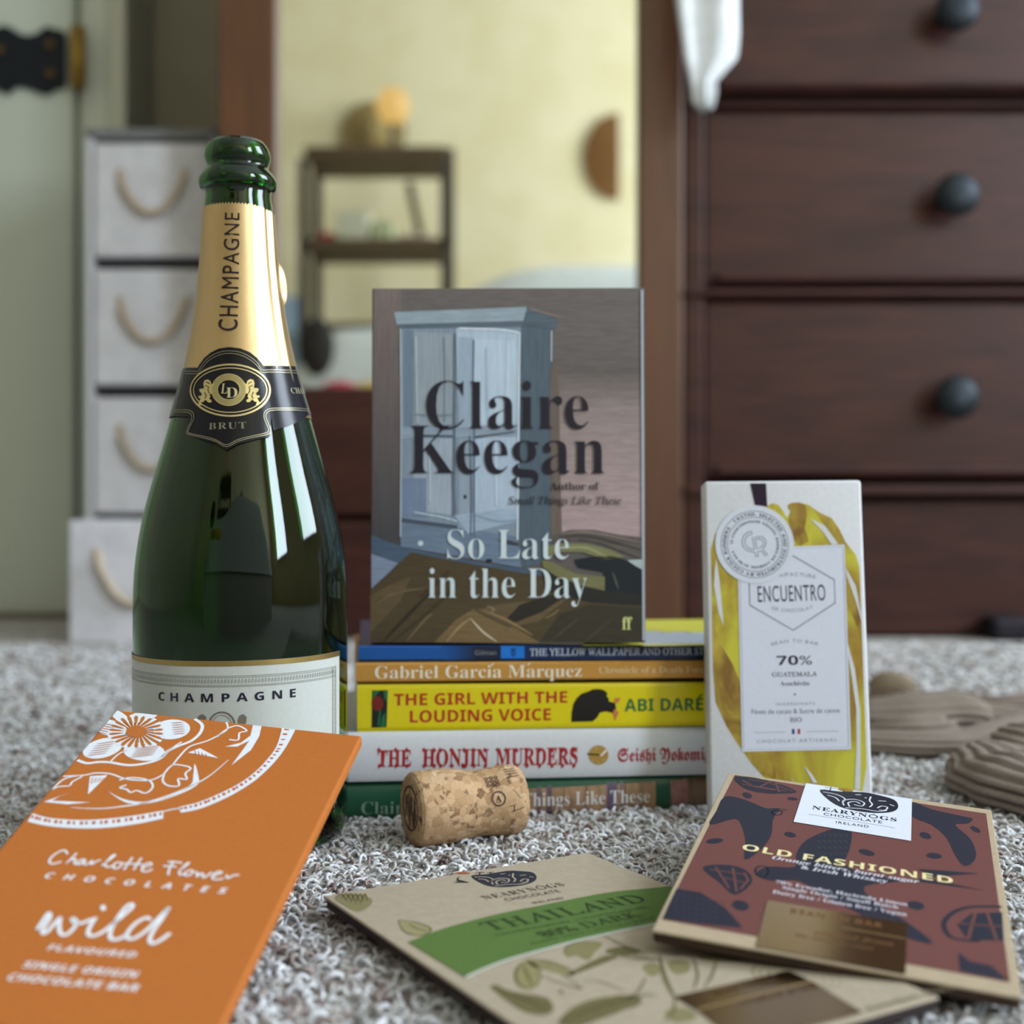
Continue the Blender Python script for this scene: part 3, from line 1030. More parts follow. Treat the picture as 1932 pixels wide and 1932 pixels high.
T(m, sf, 'CHAMP', (1475, 658), (1700, 668), (1475, 590), K(150, 145, 120), lay=5, mat=0, style='serif', off=-0.005)
m.build('collar_label', [M_label, M_goldink], BR)

# front label
sf = Rev(0.044, 0.00025, (240, 1200, 4.39))
lt, rtp = sf.uv(600, 208), sf.uv(1757, 122)
lv, lb = lt[1], HC - (1512 - HY) / F * 0.503
uR = rtp[0]
uL = -0.0740
m = MB()
sl = (rtp[1] - lv) / (uR - lt[0])
vtop = lambda u: lv + sl * (u - lt[0]) * 1.0
lab = K(196, 200, 194)
cols = list(np.linspace(uL, uR, 90))
band(m, sf, cols, lambda u: vtop(u) - 0.0, lambda u: lb, lab, 6, 0)
band(m, sf, cols, lambda u: vtop(u), lambda u: vtop(u) - 0.0020, (0.45, 0.33, 0.12), 1, 3, 1)
gy = K(138, 138, 128)
for dv in (0.0058, 0.0064, 0.0094, 0.0099):
    us = np.linspace(uL + 0.004, uR - 0.0035, 70)
    m.stroke(sf, [(u, vtop(u) - dv) for u in us], 0.00022, gy, 2)
for k in range(95):
    u = uL + 0.005 + k * (uR - uL - 0.009) / 95
    m.stroke(sf, [(u, vtop(u) - 0.0069), (u + 0.0004, vtop(u) - 0.0085), (u + 0.0009, vtop(u) - 0.0072), (u + 0.0011, vtop(u) - 0.0088)], 0.00025, gy, 2)
for du in (0.0033, 0.0038, 0.0056, 0.006):
    m.stroke(sf, [(uR - du, vtop(uR) - 0.0058 - k * 0.004) for k in range(15)], 0.0002, gy, 2)
for k in range(30):
    v = vtop(uR) - 0.009 - k * 0.0019
    m.stroke(sf, [(uR - 0.0042, v), (uR - 0.0050, v - 0.0008), (uR - 0.0043, v - 0.0014)], 0.00022, gy, 2)
T(m, sf, 'CHAMPAGNE', (262, 531), (1396, 503), (262, 462), K(24, 24, 50), lay=3, mat=0, style='bsans', space=1.75)
for rr, c_ in ((105, K(120, 112, 105)), (80, K(150, 145, 138))):
    m.stroke(sf, sf.uvs(ell(785, 735, rr, rr, 28)), 0.0006 if rr > 90 else 0.0003, c_, 3, closed=True)
for x in (620, 955):
    m.poly(sf, sf.uvs([(x - 40, 700), (x - 25, 660), (x + 5, 645), (x + 35, 670), (x + 30, 720), (x, 760), (x - 30, 740)]), K(125, 118, 108), 3)
m.build('front_label', [M_gloss, M_gold], BR)

# ------------------------------------------------------------------ books in the stack
def book(name, label, lt, lb, rt_, rb, YL, YR, xr=1335, length=0.196, depth=0.128, bulge=0.0, cover=(0.5, 0.5, 0.5), art=None, mats=None, topcol=None, hard=False):
    """lt..rb are pixel rows of the spine's corners at the left end (column lt[0]) and at column xr"""
    LT, LB = at(lt[0], lt[1], YL), at(lb[0], lb[1], YL)
    RT, RB = at(xr, rt_, YR), at(xr, rb, YR)
    e1 = ((RB - LB) + (RT - LT)) / 2
    vis = e1.length
    e1n = e1.normalized()
    k = length / vis
    RB2, RT2 = LB + (RB - LB) * k, LT + (RT - LT) * k
    up = Vector((0, 0, 1))
    bk = Vector((-e1n.y, e1n.x, 0)).normalized()
    root = empty(name, ((LB + RB2) / 2 + bk * depth / 2), label, 'book')
    root['_org'] = root.location[:]
    Tt = ((LT - LB).length + (RT2 - RB2).length) / 2
    sfc = Plane(LB, e1n, up, bulge=bulge, T=Tt, crop=(600, 1140, 2.542))
    ct = 0.0026 if hard else 0.0006
    m = MB()
    # spine sheet, curved when the book has a rounded back
    nv, nu = 28, 40
    vs, fs = [], []
    for j in range(nv + 1):
        for i in range(nu + 1):
            b0 = LB + (RB2 - LB) * i / nu; t0_ = LT + (RT2 - LT) * i / nu
            p = b0 + (t0_ - b0) * j / nv
            v = j / nv * Tt
            q = 2 * j / nv - 1
            off = bulge * (math.sqrt(max(0, 1 - (0.93 * q) ** 2)) - 1) if bulge else (-0.0006 * max(0, abs(q) - 0.85) / 0.15)
            vs.append(p + sfc.N * off)
    for j in range(nv):
        for i in range(nu):
            a = j * (nu + 1) + i
            fs.append((a, a + 1, a + nu + 2, a + nu + 1))
    m.add(vs, fs, cover, 0, True)
    inset = bk * (bulge * 0.62 + 0.0005)
    tc = topcol or cover
    def slab(b0, b1, b2, b3, hgt, col):
        m.hexa([b0, b1, b2, b3, b0 + up * hgt, b1 + up * hgt, b2 + up * hgt, b3 + up * hgt], col, 0, 0.0002, 1, False)
    slab(LT + inset - up * ct, RT2 + inset - up * ct, RT2 + bk * depth - up * ct, LT + bk * depth - up * ct, ct, tc)
    slab(LB + inset, RB2 + inset, RB2 + bk * depth, LB + bk * depth, ct, cover)
    # inside of the spine
    sb = inset + bk * 0.001
    m.hexa([LB + inset, RB2 + inset, RB2 + sb, LB + sb, LT + inset, RT2 + inset, RT2 + sb, LT + sb], cover, 0, 0, 1, False)
    if art: art(m, sfc)
    m.build('cover', mats or [M_gloss], root)
    p = MB()
    ins = e1n * (0.0035 if hard else 0.0004)
    a0, a1 = LB + ins + sb + up * (ct + 0.0001), RB2 - ins + sb + up * (ct + 0.0001)
    b1, b0 = RB2 - ins + bk * (depth - (0.003 if hard else 0.0005)) + up * (ct + 0.0001), LB + ins + bk * (depth - (0.003 if hard else 0.0005)) + up * (ct + 0.0001)
    hl = (LT - LB).length - 2 * ct - 0.0002; hr = (RT2 - RB2).length - 2 * ct - 0.0002
    p.hexa([a0, a1, b1, b0, a0 + up * hl, a1 + up * hr, b1 + up * hr, b0 + up * hl], K(222, 214, 195), 0, 0, 1, False)
    p.build('pages', [M_page], root)
    return root

def art_small(m, sf):
    U = sf.uvs
    kr = K(150, 118, 88)
    x1 = 2350
    m.poly(sf, U([(905, 838), (1240, 832), (1240, 1015), (905, 1022)]), kr, 1, 1)
    def vstrip(xa, xb, col, mat=0, lay=1, n=28):
        a0, b0 = sf.uv(xa, 900)[0], sf.uv(xb, 900)[0]
        for j in range(n):
            v0, v1 = 0.0160 * j / n, 0.0160 * (j + 1) / n
            m.poly(sf, [(a0, v0), (b0, v0), (b0, v1), (a0, v1)], col, lay + 2, mat)
    m.f = m.f[:-2]; m.c = m.c[:-2]; m.m = m.m[:-2]; m.s = m.s[:-2]
    vstrip(880, 1620, kr, 1)
    vstrip(1050, 1072, K(104, 84, 88), 1, 2); vstrip(1098, 1122, K(98, 80, 92), 1, 2); vstrip(1385, 1435, K(92, 78, 98), 1, 2); vstrip(1450, 1464, K(112, 94, 100), 1, 2)
    vstrip(1630, 1692, K(38, 78, 60), 0)
    vstrip(1692, 1775, K(150, 105, 98), 1)
    vstrip(1775, 2600, K(112, 88, 66), 1)
    vstrip(1285, 1290, K(90, 66, 55), 0, 2); vstrip(1470, 1476, K(90, 66, 55), 0, 2); vstrip(1178, 1182, K(105, 80, 60), 0, 2)
    # bare tree in black lines over the green
    for q in ([(268, 862), (262, 900), (290, 945), (288, 1040)], [(262, 900), (235, 870)], [(290, 945), (330, 880), (345, 862)], [(275, 915), (300, 880), (300, 862)]):
        m.stroke(sf, U(q), 0.0004, K(12, 34, 26), 2)
    T(m, sf, 'Claire Keegan', (207, 1008), (760, 1000), (207, 948), K(128, 158, 138), lay=8, style='serif', off=-0.005)
    T(m, sf, 'Small Things Like These', (765, 978), (1590, 950), (765, 914), K(214, 210, 208), lay=8, style='serif', off=-0.005)

def art_honjin(m, sf):
    red = K(168, 36, 44)
    T(m, sf, 'THE', (285, 780), (447, 778), (285, 700), red, style='serif', off=0.01)
    T(m, sf, 'HONJIN', (500, 778), (818, 775), (500, 696), red, style='serif', off=0.01)
    T(m, sf, 'MURDERS', (852, 775), (1245, 768), (852, 692), red, style='serif', off=0.01)
    # brush ticks that give the letters their broken look
    for x in (292, 372, 425, 508, 555, 585, 640, 700, 745, 800, 862, 900, 950, 1000, 1060, 1120, 1170, 1225):
        m.poly(sf, sf.uvs([(x - 10, 700), (x, 686), (x + 14, 702), (x + 2, 712)]), red, 3)
        m.poly(sf, sf.uvs([(x - 6, 770), (x + 8, 764), (x + 12, 778), (x - 2, 790)]), red, 3)
    T(m, sf, 'Seishi Yokomizo', (1437, 755), (1905, 746), (1437, 690), red, style='frak', off=0.012)
    m.poly(sf, sf.uvs(ell(1345, 723, 48, 47, 32)), K(176, 140, 72), 2)
    m.poly(sf, sf.uvs([(1288, 714), (1345, 718), (1352, 726), (1292, 722)]), K(40, 26, 18), 3)
    m.poly(sf, sf.uvs([(1352, 726), (1380, 695), (1386, 703), (1360, 729)]), K(235, 232, 225), 3)
    for x, y in ((1320, 750), (1345, 758), (1368, 745), (1335, 690)):
        m.poly(sf, sf.uvs(ell(x, y, 3, 3, 8)), K(225, 205, 150), 3)

def art_girl(m, sf):
    red, grn = K(182, 48, 28), K(12, 104, 60)
    T(m, sf, 'THE GIRL WITH THE', (364, 486), (1195, 472), (364, 430), red, style='bsans')
    T(m, sf, 'LOUDING VOICE', (441, 567), (1116, 556), (441, 510), red, style='bsans')
    T(m, sf, 'ABI DARE', (1470, 514), (1846, 508), (1470, 455), grn, style='bsans')
    m.poly(sf, sf.uvs([(1820, 446), (1838, 430), (1845, 434), (1832, 448)]), grn, 2)
    m.poly(sf, sf.uvs([(260, 413), (335, 412), (329, 590), (257, 592)]), K(16, 28, 22), 2)
    for q in ([(262, 415), (300, 413), (275, 440), (262, 460)], [(300, 590), (325, 590), (322, 520), (305, 545)], [(285, 580), (296, 500), (302, 500), (296, 585)], [(315, 414), (334, 413), (330, 470), (318, 450)]):
        m.poly(sf, sf.uvs(q), K(25, 105, 65), 3)
    m.poly(sf, sf.uvs(ell(285, 475, 28, 36, 16)), K(120, 30, 22), 4)
    head = [(1214, 565), (1216, 520), (1224, 478), (1242, 448), (1262, 430), (1290, 420), (1318, 408), (1345, 406), (1372, 412), (1388, 426), (1384, 440), (1396, 455), (1394, 466), (1425, 472), (1430, 500), (1424, 524), (1380, 514), (1352, 520), (1340, 542), (1318, 562)]
    m.poly(sf, sf.uvs(head), K(30, 26, 22), 2)
    for q in ([(1420, 452), (1452, 448), (1440, 470), (1424, 476)], [(1424, 500), (1442, 520), (1424, 560), (1412, 520)]):
        m.poly(sf, sf.uvs(q), K(205, 120, 70), 3)

def art_marquez(m, sf):
    cr = K(236, 226, 204)
    T(m, sf, 'Gabriel García Márquez'.replace('í', 'i').replace('á', 'a'), (272, 357), (1265, 348), (272, 297), cr, style='serif', off=-0.005)
    m.poly(sf, sf.uvs([(828, 294), (838, 281), (843, 283), (834, 296)]), cr, 2)
    m.poly(sf, sf.uvs([(1003, 292), (1013, 279), (1018, 281), (1009, 294)]), cr, 2)
    T(m, sf, 'Chronicle of a Death Foretold', (1347, 331), (1925, 327), (1347, 300), K(222, 196, 150), style='serif', off=-0.005)

def art_gilman(m, sf):
    U = sf.uvs
    for i in range(12):
        x0, x1 = 600 + i * 14, 600 + (i + 1) * 14
        k = (i + 1) / 12
        m.poly(sf, U([(x0, 201), (x1, 201), (x1, 267), (x0, 267)]), tuple(a * (1 - k) + b * k for a, b in zip(K(14, 84, 160), K(18, 30, 56))), 1)
    m.poly(sf, U([(766, 201), (878, 201), (878, 266), (766, 266)]), K(18, 30, 56), 1)
    m.poly(sf, U([(877, 199), (990, 200), (990, 258), (877, 259)]), K(20, 118, 214), 2)
    m.poly(sf, U([(990, 203), (2300, 206), (2300, 262), (990, 266)]), K(12, 38, 82), 1)
    T(m, sf, 'Gilman', (752, 243), (855, 242), (752, 221), K(130, 135, 130), style='sans')
    m.stroke(sf, U([(922, 214), (952, 214)]), 0.0004, K(8, 22, 60), 3); m.stroke(sf, U([(937, 212), (937, 250)]), 0.0004, K(8, 22, 60), 3)
    m.stroke(sf, U(ell(937, 233, 11, 13, 14)), 0.00035, K(8, 22, 60), 3, closed=True)
    T(m, sf, 'THE YELLOW WALLPAPER AND OTHER STORIES', (1016, 247), (1968, 240), (1016, 213), K(198, 206, 222), style='roman', off=0.012)

book('small_hardback', 'green and brown hardback book at the bottom of the stack, behind the cork', (655, 1479), (655, 1553), 1463, 1524, 0.574, 0.597, bulge=0.0035, cover=K(26, 84, 60), art=art_small, mats=[M_gloss, M_bark], hard=True, length=0.190)
book('white_book', 'white book with red lettering on its spine, second from the bottom of the stack', (657, 1383), (657, 1477), 1372, 1462.5, 0.570, 0.594, bulge=0.0030, cover=K(212, 214, 218), art=art_honjin, length=0.198)
book('yellow_book', 'bright yellow paperback with red and green lettering in the middle of the stack', (674, 1291.5), (674, 1381), 1287.5, 1369, 0.573, 0.594, cover=K(226, 208, 18), art=art_girl, length=0.198)
book('ochre_book', 'thin ochre paperback with cream lettering under the blue one', (671, 1251), (671, 1287.7), 1246, 1279, 0.572, 0.592, cover=K(196, 142, 62), art=art_marquez, length=0.198)
book('blue_book', 'thin blue paperback with a yellow and white cover, topmost of the lying stack', (676, 1218.5), (676, 1246.5), 1219, 1243.5, 0.575, 0.592, cover=K(14, 84, 160), art=art_gilman, length=0.198, topcol=K(44, 36, 76))

# yellow and white picture on the top cover of the blue book is part of its cover colour; white patch
tp_ = Plane(at(676, 1218.5, 0.575) + Vector((0, 0, 0.0001)), Vector((1, 0.02, -0.006)), Vector((0, 1, 0)), crop=(1180, 1150, 11.36))
m = MB()
Wc = K(196, 206, 222)
m.poly(tp_, tp_.uvs([(-900, 775), (3200, 760), (2600, 200), (-900, 235)]), K(218, 214, 84), 1)
for q, cc in (([(380, 790), (1900, 770), (1900, 752), (380, 762)], K(226, 226, 160)), ([(380, 740), (1900, 726), (1900, 480), (1440, 500), (1150, 480), (900, 500), (640, 468), (380, 475)], Wc), ([(1500, 640), (1720, 660), (1720, 640), (1600, 628)], K(226, 234, 240)), ([(700, 510), (860, 530), (800, 540)], K(150, 160, 150)), ([(1250, 470), (1440, 510), (1420, 530), (1240, 490)], K(170, 150, 60))):
    m.poly(tp_, tp_.uvs(q), cc, 2)
bb = bpy.data.objects['blue_book']
m.build('cover_picture', [M_gloss], bb)
# ------------------------------------------------------------------ standing book
YB = 0.5825
OB = at(700, 1213, YB)
tl = at(706, 544, YB + 0.006)
rb_ = at(1218, 1212.5, YB)
Uv = (rb_ - OB).normalized(); Vv = (tl - OB)
sf = Plane(OB, Uv, Vv, crop=(680, 520, 3.45))
BW, BH = (rb_ - OB).length, (tl - OB).length
root = empty('standing_hardback', OB + Uv * BW / 2 + Vector((0, 0.008, 0)), 'small hardback standing upright on the stack, its cover painted with a grey wardrobe', 'book'); root['_org'] = root.location[:]
m = MB()
TH = 0.013
def slabp(m, sf, u0, v0, u1, v1, h0, h1, col, mat=0, bevel=0.0004, seg=2):
    P = [sf.pt(u0, v0, h0), sf.pt(u1, v0, h0), sf.pt(u1, v0, h1), sf.pt(u0, v0, h1), sf.pt(u0, v1, h0), sf.pt(u1, v1, h0), sf.pt(u1, v1, h1), sf.pt(u0, v1, h1)]
    m.hexa(P, col, mat, bevel, seg, False)
cb = K(104, 97, 96)
slabp(m, sf, 0, 0, BW, BH, -0.0024, 0, cb)
slabp(m, sf, 0, 0, BW, BH, -TH, -TH + 0.0024, cb)
slabp(m, sf, 0, 0.0, 0.0022, BH, -TH + 0.0025, -0.0025, cb, bevel=0)
def AP(pts, col, lay=1, mat=1): m.poly(sf, sf.uvs(pts), col, lay, mat)
def GR(quad, c0, c1, n, lay=1, mat=1):
    (ax, ay), (bx, by), (cx, cy), (dx, dy) = quad  # TL TR BR BL
    for i in range(n):
        t0_, t1_ = i / n, (i + 1) / n
        k = (i + 0.5) / n
        AP([(ax + (dx - ax) * t1_, ay + (dy - ay) * t1_), (bx + (cx - bx) * t1_, by + (cy - by) * t1_), (bx + (cx - bx) * t0_, by + (cy - by) * t0_), (ax + (dx - ax) * t0_, ay + (dy - ay) * t0_)], tuple(p * (1 - k) + q * k for p, q in zip(c0, c1)), lay, mat)
L_, R_, T_, B_ = 80, 1848, 85, 2388
GR([(90, T_), (R_, 80), (R_, 620), (88, 620)], K(104, 97, 96), K(96, 90, 88), 10)
GR([(88, 620), (R_, 620), (R_, 860), (86, 860)], K(92, 86, 84), K(136, 122, 120), 14)
GR([(86, 860), (R_, 860), (R_, 1720), (76, 1720)], K(138, 124, 122), K(168, 146, 146), 16)
GR([(90, T_), (265, T_), (262, 1755), (75, 1700)], K(118, 104, 102), K(66, 64, 68), 26, 2, 2)
AP([(300, 90), (R_, 88), (R_, 190), (1340, 275), (1090, 205), (300, 222)], K(100, 93, 92), 2)
AP([(262, 325), (1045, 330), (1040, 1000), (1028, 1730), (1045, 1900), (262, 1760)], K(126, 140, 156), 3, 2)
AP([(1045, 325), (1250, 352), (1248, 1720), (1180, 1872), (1030, 1905), (1035, 1000)], K(80, 93, 106), 3, 2)
AP([(218, 238), (640, 222), (1080, 204), (1092, 232), (1058, 300), (700, 312), (238, 326)], K(142, 156, 168), 4)
AP([(238, 318), (1058, 294), (1052, 335), (262, 345)], K(88, 98, 112), 5)
AP([(1082, 205), (1200, 250), (1285, 290), (1268, 352), (1050, 322), (1060, 300)], K(82, 94, 106), 4)
AP([(1092, 204), (1320, 268), (1340, 278), (1285, 276), (1100, 222)], K(120, 108, 106), 5)
AP([(285, 350), (346, 356), (344, 960), (285, 1000)], K(106, 122, 140), 4, 2)
AP([(346, 368), (614, 378), (612, 972), (348, 985)], K(140, 150, 160), 4, 2)
AP([(622, 340), (1034, 368), (1030, 970), (640, 985)], K(168, 184, 200), 5, 2)
AP([(640, 400), (735, 405), (730, 975), (640, 980)], K(148, 164, 182), 6, 2)
AP([(740, 412), (1004, 424), (998, 958), (738, 968)], K(176, 192, 208), 6, 2)
AP([(262, 985), (1036, 985), (1036, 1050), (262, 1060)], K(138, 152, 168), 6)
AP([(388, 1036), (600, 1040), (600, 1052), (388, 1052)], K(60, 70, 84), 7)
AP([(745, 1045), (1010, 1012), (1000, 1024), (748, 1058)], K(70, 80, 95), 7)
AP([(346, 1060), (602, 1060), (600, 1560), (346, 1530)], K(152, 164, 178), 5, 2)
AP([(742, 1064), (1030, 1030), (1022, 1590), (748, 1655)], K(166, 182, 200), 5, 2)
AP([(640, 1060), (738, 1060), (742, 1670), (640, 1640)], K(140, 154, 170), 5, 2)
AP([(268, 1318), (430, 1318), (430, 1575), (268, 1560)], K(112, 126, 152), 6, 2)
AP([(592, 1290), (612, 1290), (625, 1560), (600, 1560)], K(105, 100, 125), 7, 2)
AP([(262, 1570), (632, 1640), (1026, 1700), (1045, 1900), (262, 1762)], K(104, 120, 142), 6)
AP([(262, 1578), (632, 1625), (628, 1650), (262, 1605)], K(70, 80, 96), 7)
AP([(890, 1722), (960, 1722), (1030, 1740), (1028, 1760), (940, 1748)], K(58, 60, 72), 8)
AP([(610, 1560), (1026, 1510), (1026, 1600), (700, 1680)], K(150, 168, 188), 7)
AP([(1236, 620), (1262, 550), (1292, 640), (1300, 1200), (1312, 1700), (1240, 1720)], K(104, 90, 84), 5, 2)
for q, cc, wd in (([(616, 380), (612, 980), (606, 1560)], K(92, 104, 120), .0011), ([(1036, 370), (1030, 980), (1022, 1720)], K(205, 216, 226), .0007), ([(262, 345), (266, 1000), (262, 1700)], K(170, 184, 196), .0006), ([(1244, 360), (1242, 560)], K(176, 182, 184), .0006),
                  ([(738, 420), (734, 700), (742, 1060), (740, 1500), (742, 1700)], K(92, 104, 122), .0007), ([(712, 1040), (722, 1400), (718, 1690)], K(84, 94, 112), .0006), ([(640, 345), (900, 352), (1030, 372)], K(200, 212, 222), .0009), ([(350, 1540), (520, 1570), (630, 1600)], K(185, 198, 212), .0006), ([(360, 905), (470, 912), (600, 905)], K(115, 130, 148), .0007),
                  ([(750, 1560), (900, 1600), (1020, 1590)], K(130, 146, 170), .0007), ([(360, 400), (366, 700), (372, 960)], K(172, 180, 190), .0008), ([(545, 400), (552, 700), (548, 950)], K(120, 130, 144), .0006), ([(960, 440), (955, 940)], K(188, 202, 216), .001), ([(820, 470), (830, 930)], K(162, 178, 198), .001), ([(450, 1100), (455, 1480)], K(172, 184, 198), .0008), ([(880, 1080), (886, 1500)], K(182, 196, 212), .001)):
    m.stroke(sf, smooth(sf.uvs(q), 4), wd, cc, 9, 2)
AP(ell(682, 1440, 9, 14, 10), K(22, 24, 34), 9)
AP(ell(392, 1742, 18, 17, 12), K(196, 206, 214), 9)
AP(ell(838, 1855, 22, 12, 12), K(34, 36, 48), 9)
# floor and the bed's edge in the painting
AP([(74, 1690), (262, 1762), (620, 1840), (1045, 1905), (1180, 1925), (1180, 1960), (600, 1900), (240, 1880), (72, 1800)], K(72, 88, 108), 7)
AP([(72, 1808), (245, 1872), (160, 1960), (72, 2040)], K(122, 134, 156), 8)
AP([(330, 1800), (620, 1860), (1060, 1935), (1400, 1990), (R_, 1990), (R_, B_), (66, B_), (68, 2040), (250, 1872)], K(74, 62, 42), 8)
AP([(66, 2080), (200, 2010), (330, 1960), (260, 2120), (66, 2320)], K(92, 76, 52), 9)
AP([(480, 2388), (620, 2240), (735, 2170), (900, 2250), (1010, 2290), (1165, 2388)], K(112, 92, 62), 9)
AP([(740, 2180), (900, 2140), (1080, 2120), (1350, 2100), (1160, 2250), (960, 2290)], K(96, 80, 56), 9)
AP([(945, 2240), (1040, 2140), (1240, 2080), (1330, 2090), (1180, 2190), (980, 2268)], K(42, 38, 32), 10)
AP([(1160, 2388), (1300, 2200), (1500, 2140), (R_, 2160), (R_, 2388)], K(54, 50, 38), 9)
AP([(1180, 1920), (1500, 2000), (R_, 2080), (R_, 2150), (1500, 2130), (1200, 2050)], K(38, 38, 34), 9)
for q, cc, wd in (([(150, 2380), (300, 2220), (480, 2040)], K(48, 40, 28), .0016), ([(300, 2380), (420, 2240), (470, 2200)], K(106, 90, 64), .0012), ([(90, 2150), (220, 2070), (440, 2030)], K(104, 88, 62), .0009), ([(716, 2230), (800, 2320), (890, 2384)], K(196, 184, 160), .0008), ([(716, 2230), (640, 2290), (560, 2384)], K(150, 128, 92), .001), ([(800, 2180), (950, 2240), (1120, 2340)], K(134, 112, 78), .0012), ([(380, 2100), (520, 1980), (580, 1920)], K(56, 46, 32), .0012),
                  ([(200, 2384), (360, 2260), (520, 2120), (640, 2000)], K(62, 52, 36), .0014), ([(1200, 2230), (1260, 2200), (1290, 2170)], K(122, 102, 70), .0008), ([(1230, 2384), (1420, 2230)], K(70, 64, 48), .001), ([(1460, 2384), (1640, 2230)], K(66, 62, 50), .001), ([(820, 2150), (870, 2170), (840, 2200)], K(128, 110, 84), .001)):
    m.stroke(sf, smooth(sf.uvs(q), 4), wd, cc, 11, 1, taper=True)
AP([(1255, 1690), (1360, 1655), (1520, 1655), (1700, 1690), (R_, 1705), (R_, 1850), (1740, 1810), (1560, 1740), (1400, 1715), (1250, 1725)], K(90, 82, 78), 9)
AP([(1190, 1765), (1300, 1742), (1480, 1745), (1640, 1790), (1720, 1830), (1600, 1850), (1450, 1800), (1300, 1800), (1215, 1830)], K(118, 118, 82), 10)
AP([(1390, 1850), (1500, 1830), (1640, 1825), (1740, 1855), (R_, 1925), (R_, 2080), (1700, 2060), (1590, 2050), (1585, 1930), (1420, 1900)], K(26, 32, 38), 10)
AP([(1180, 1850), (1260, 1870), (1400, 1940), (1590, 1960), (1590, 2050), (1450, 2020), (1280, 1960), (1190, 1900)], K(112, 110, 74), 11)
AP([(1735, 1852), (R_, 1845), (R_, 1920), (1790, 1890)], K(164, 178, 176), 11)
for q, cc in (([(1300, 1680), (1500, 1672), (1840, 1740)], K(120, 108, 100)), ([(1290, 1705), (1500, 1698), (1840, 1790)], K(66, 60, 58)), ([(1240, 1790), (1450, 1770), (1600, 1830)], K(146, 146, 104)), ([(1640, 1930), (1680, 2040)], K(70, 80, 70))):
    m.stroke(sf, smooth(sf.uvs(q), 5), 0.0011, cc, 12, 1, taper=True)
m.c = [tuple(min(1.0, q * 1.28) for q in c) if k else c for c, k in zip(m.c, m.m)]
ink = K(34, 28, 42)
T(m, sf, 'Claire', (430, 1000), (1484, 1000), (430, 692), ink, lay=15, style='serif', off=-0.010)
T(m, sf, 'Keegan', (318, 1290), (1590, 1292), (318, 978), ink, lay=15, style='serif', off=-0.010)
T(m, sf, 'Author of', (1235, 1396), (1553, 1396), (1235, 1347), K(44, 38, 44), lay=15, style='serif', off=-0.005)
T(m, sf, 'Small Things Like These', (962, 1490), (1697, 1490), (962, 1440), K(44, 38, 44), lay=15, style='ital', off=0.006)
wt = K(222, 234, 240)
T(m, sf, 'So Late', (565, 1843), (1356, 1845), (565, 1655), wt, lay=15, style='serif', off=-0.010)
T(m, sf, 'in the Day', (441, 2098), (1475, 2098), (441, 1907), wt, lay=15, style='serif', off=-0.010)
T(m, sf, 'ff', (1703, 2303), (1768, 2303), (1703, 2222), K(222, 226, 150), lay=15, style='serif', off=0.0)
m.stroke(sf, [(BW - 0.0009, 0.001), (BW - 0.0009, BH - 0.001)], 0.0012, K(176, 184, 196), 13, 0)  # pale stroke paints in the glint on the cover's right-hand fold
m.build('cover', [M_gloss, M_paint, M_paintv], root)
m = MB(); slabp(m, sf, 0.0024, 0.002, BW - 0.0025, BH - 0.002, -TH + 0.0026, -0.0026, K(224, 216, 198), bevel=0); m.build('pages', [M_page], root)

# ------------------------------------------------------------------ wrapped bar standing at the right (yellow pod, white label)
Yb, Yt = 0.563, 0.584
OE = at(1340.5, 1560, Yb); OE.z = 0.0005
OE = Vector(((1341 - HX) / F * Yb, Yb, 0.0005))
tlE = at(1338, 908, Yt)
brE = Vector(((1649 - HX) / F * (Yb - 0.001), Yb - 0.001, 0.0005))
sf = Plane(OE, brE - OE, tlE - OE, crop=(1300, 880, 5.084))
EW, EH = (brE - OE).length, (tlE - OE).length
root = empty('wrapped_chocolate_bar', OE + Vector((EW / 2, 0.006, 0)), 'white wrapped chocolate bar with yellow cocoa pod, standing against the right end of the books', 'chocolate bar'); root['_org'] = root.location[:]
m = MB()
wp = K(214, 214, 218)
ET = 0.0125
P = [sf.pt(0, 0, 0), sf.pt(EW, 0, 0), sf.pt(EW, 0, -ET), sf.pt(0, 0, -ET), sf.pt(0.0002, EH, 0), sf.pt(EW - 0.0002, EH + 0.0006, 0), sf.pt(EW, EH + 0.0006, -ET), sf.pt(0, EH, -ET)]
m.hexa(P, wp, 0, 0.0014, 4, True)
U = sf.uvs
def clampu(pts, a=0.0023, b=None):
    b = EW - 0.0023
    return [(max(a, min(b, u)), min(EH - 0.0023, v)) for u, v in pts]
pod = [(760, 375), (800, 352), (855, 368), (905, 430), (940, 495), (972, 430), (948, 400), (948, 368), (985, 350), (1050, 345), (1150, 370), (1250, 440), (1370, 498), (1440, 600), (1500, 722), (1600, 850), (1680, 965), (1722, 1080), (1742, 1300), (1752, 1700), (1765, 2300), (1770, 2750), (1735, 2880), (1680, 3020), (1640, 3250), (900, 3250), (760, 3030), (700, 2960), (600, 2850), (480, 2680), (360, 2490), (255, 2260), (212, 1960), (188, 1700), (172, 1450), (172, 1100), (200, 800), (250, 650), (420, 500)]
m.poly(sf, clampu(U(pod)), W3, 1, 1)
br_ = K(150, 108, 38)
m.poly(sf, U([(948, 368), (985, 350), (1050, 345), (1120, 372), (1130, 470), (1110, 600), (1150, 720), (1060, 760), (1000, 700), (950, 520), (975, 430), (948, 400)]), br_, 2, 2)
m.poly(sf, U([(1200, 410), (1250, 440), (1370, 498), (1440, 600), (1490, 722), (1430, 752), (1370, 640), (1270, 530)]), br_, 2, 2)
m.poly(sf, clampu(U([(172, 1450), (300, 1700), (420, 1900), (500, 2100), (500, 2680), (480, 2680), (360, 2490), (255, 2260), (212, 1960)])), K(166, 128, 44), 2, 2)
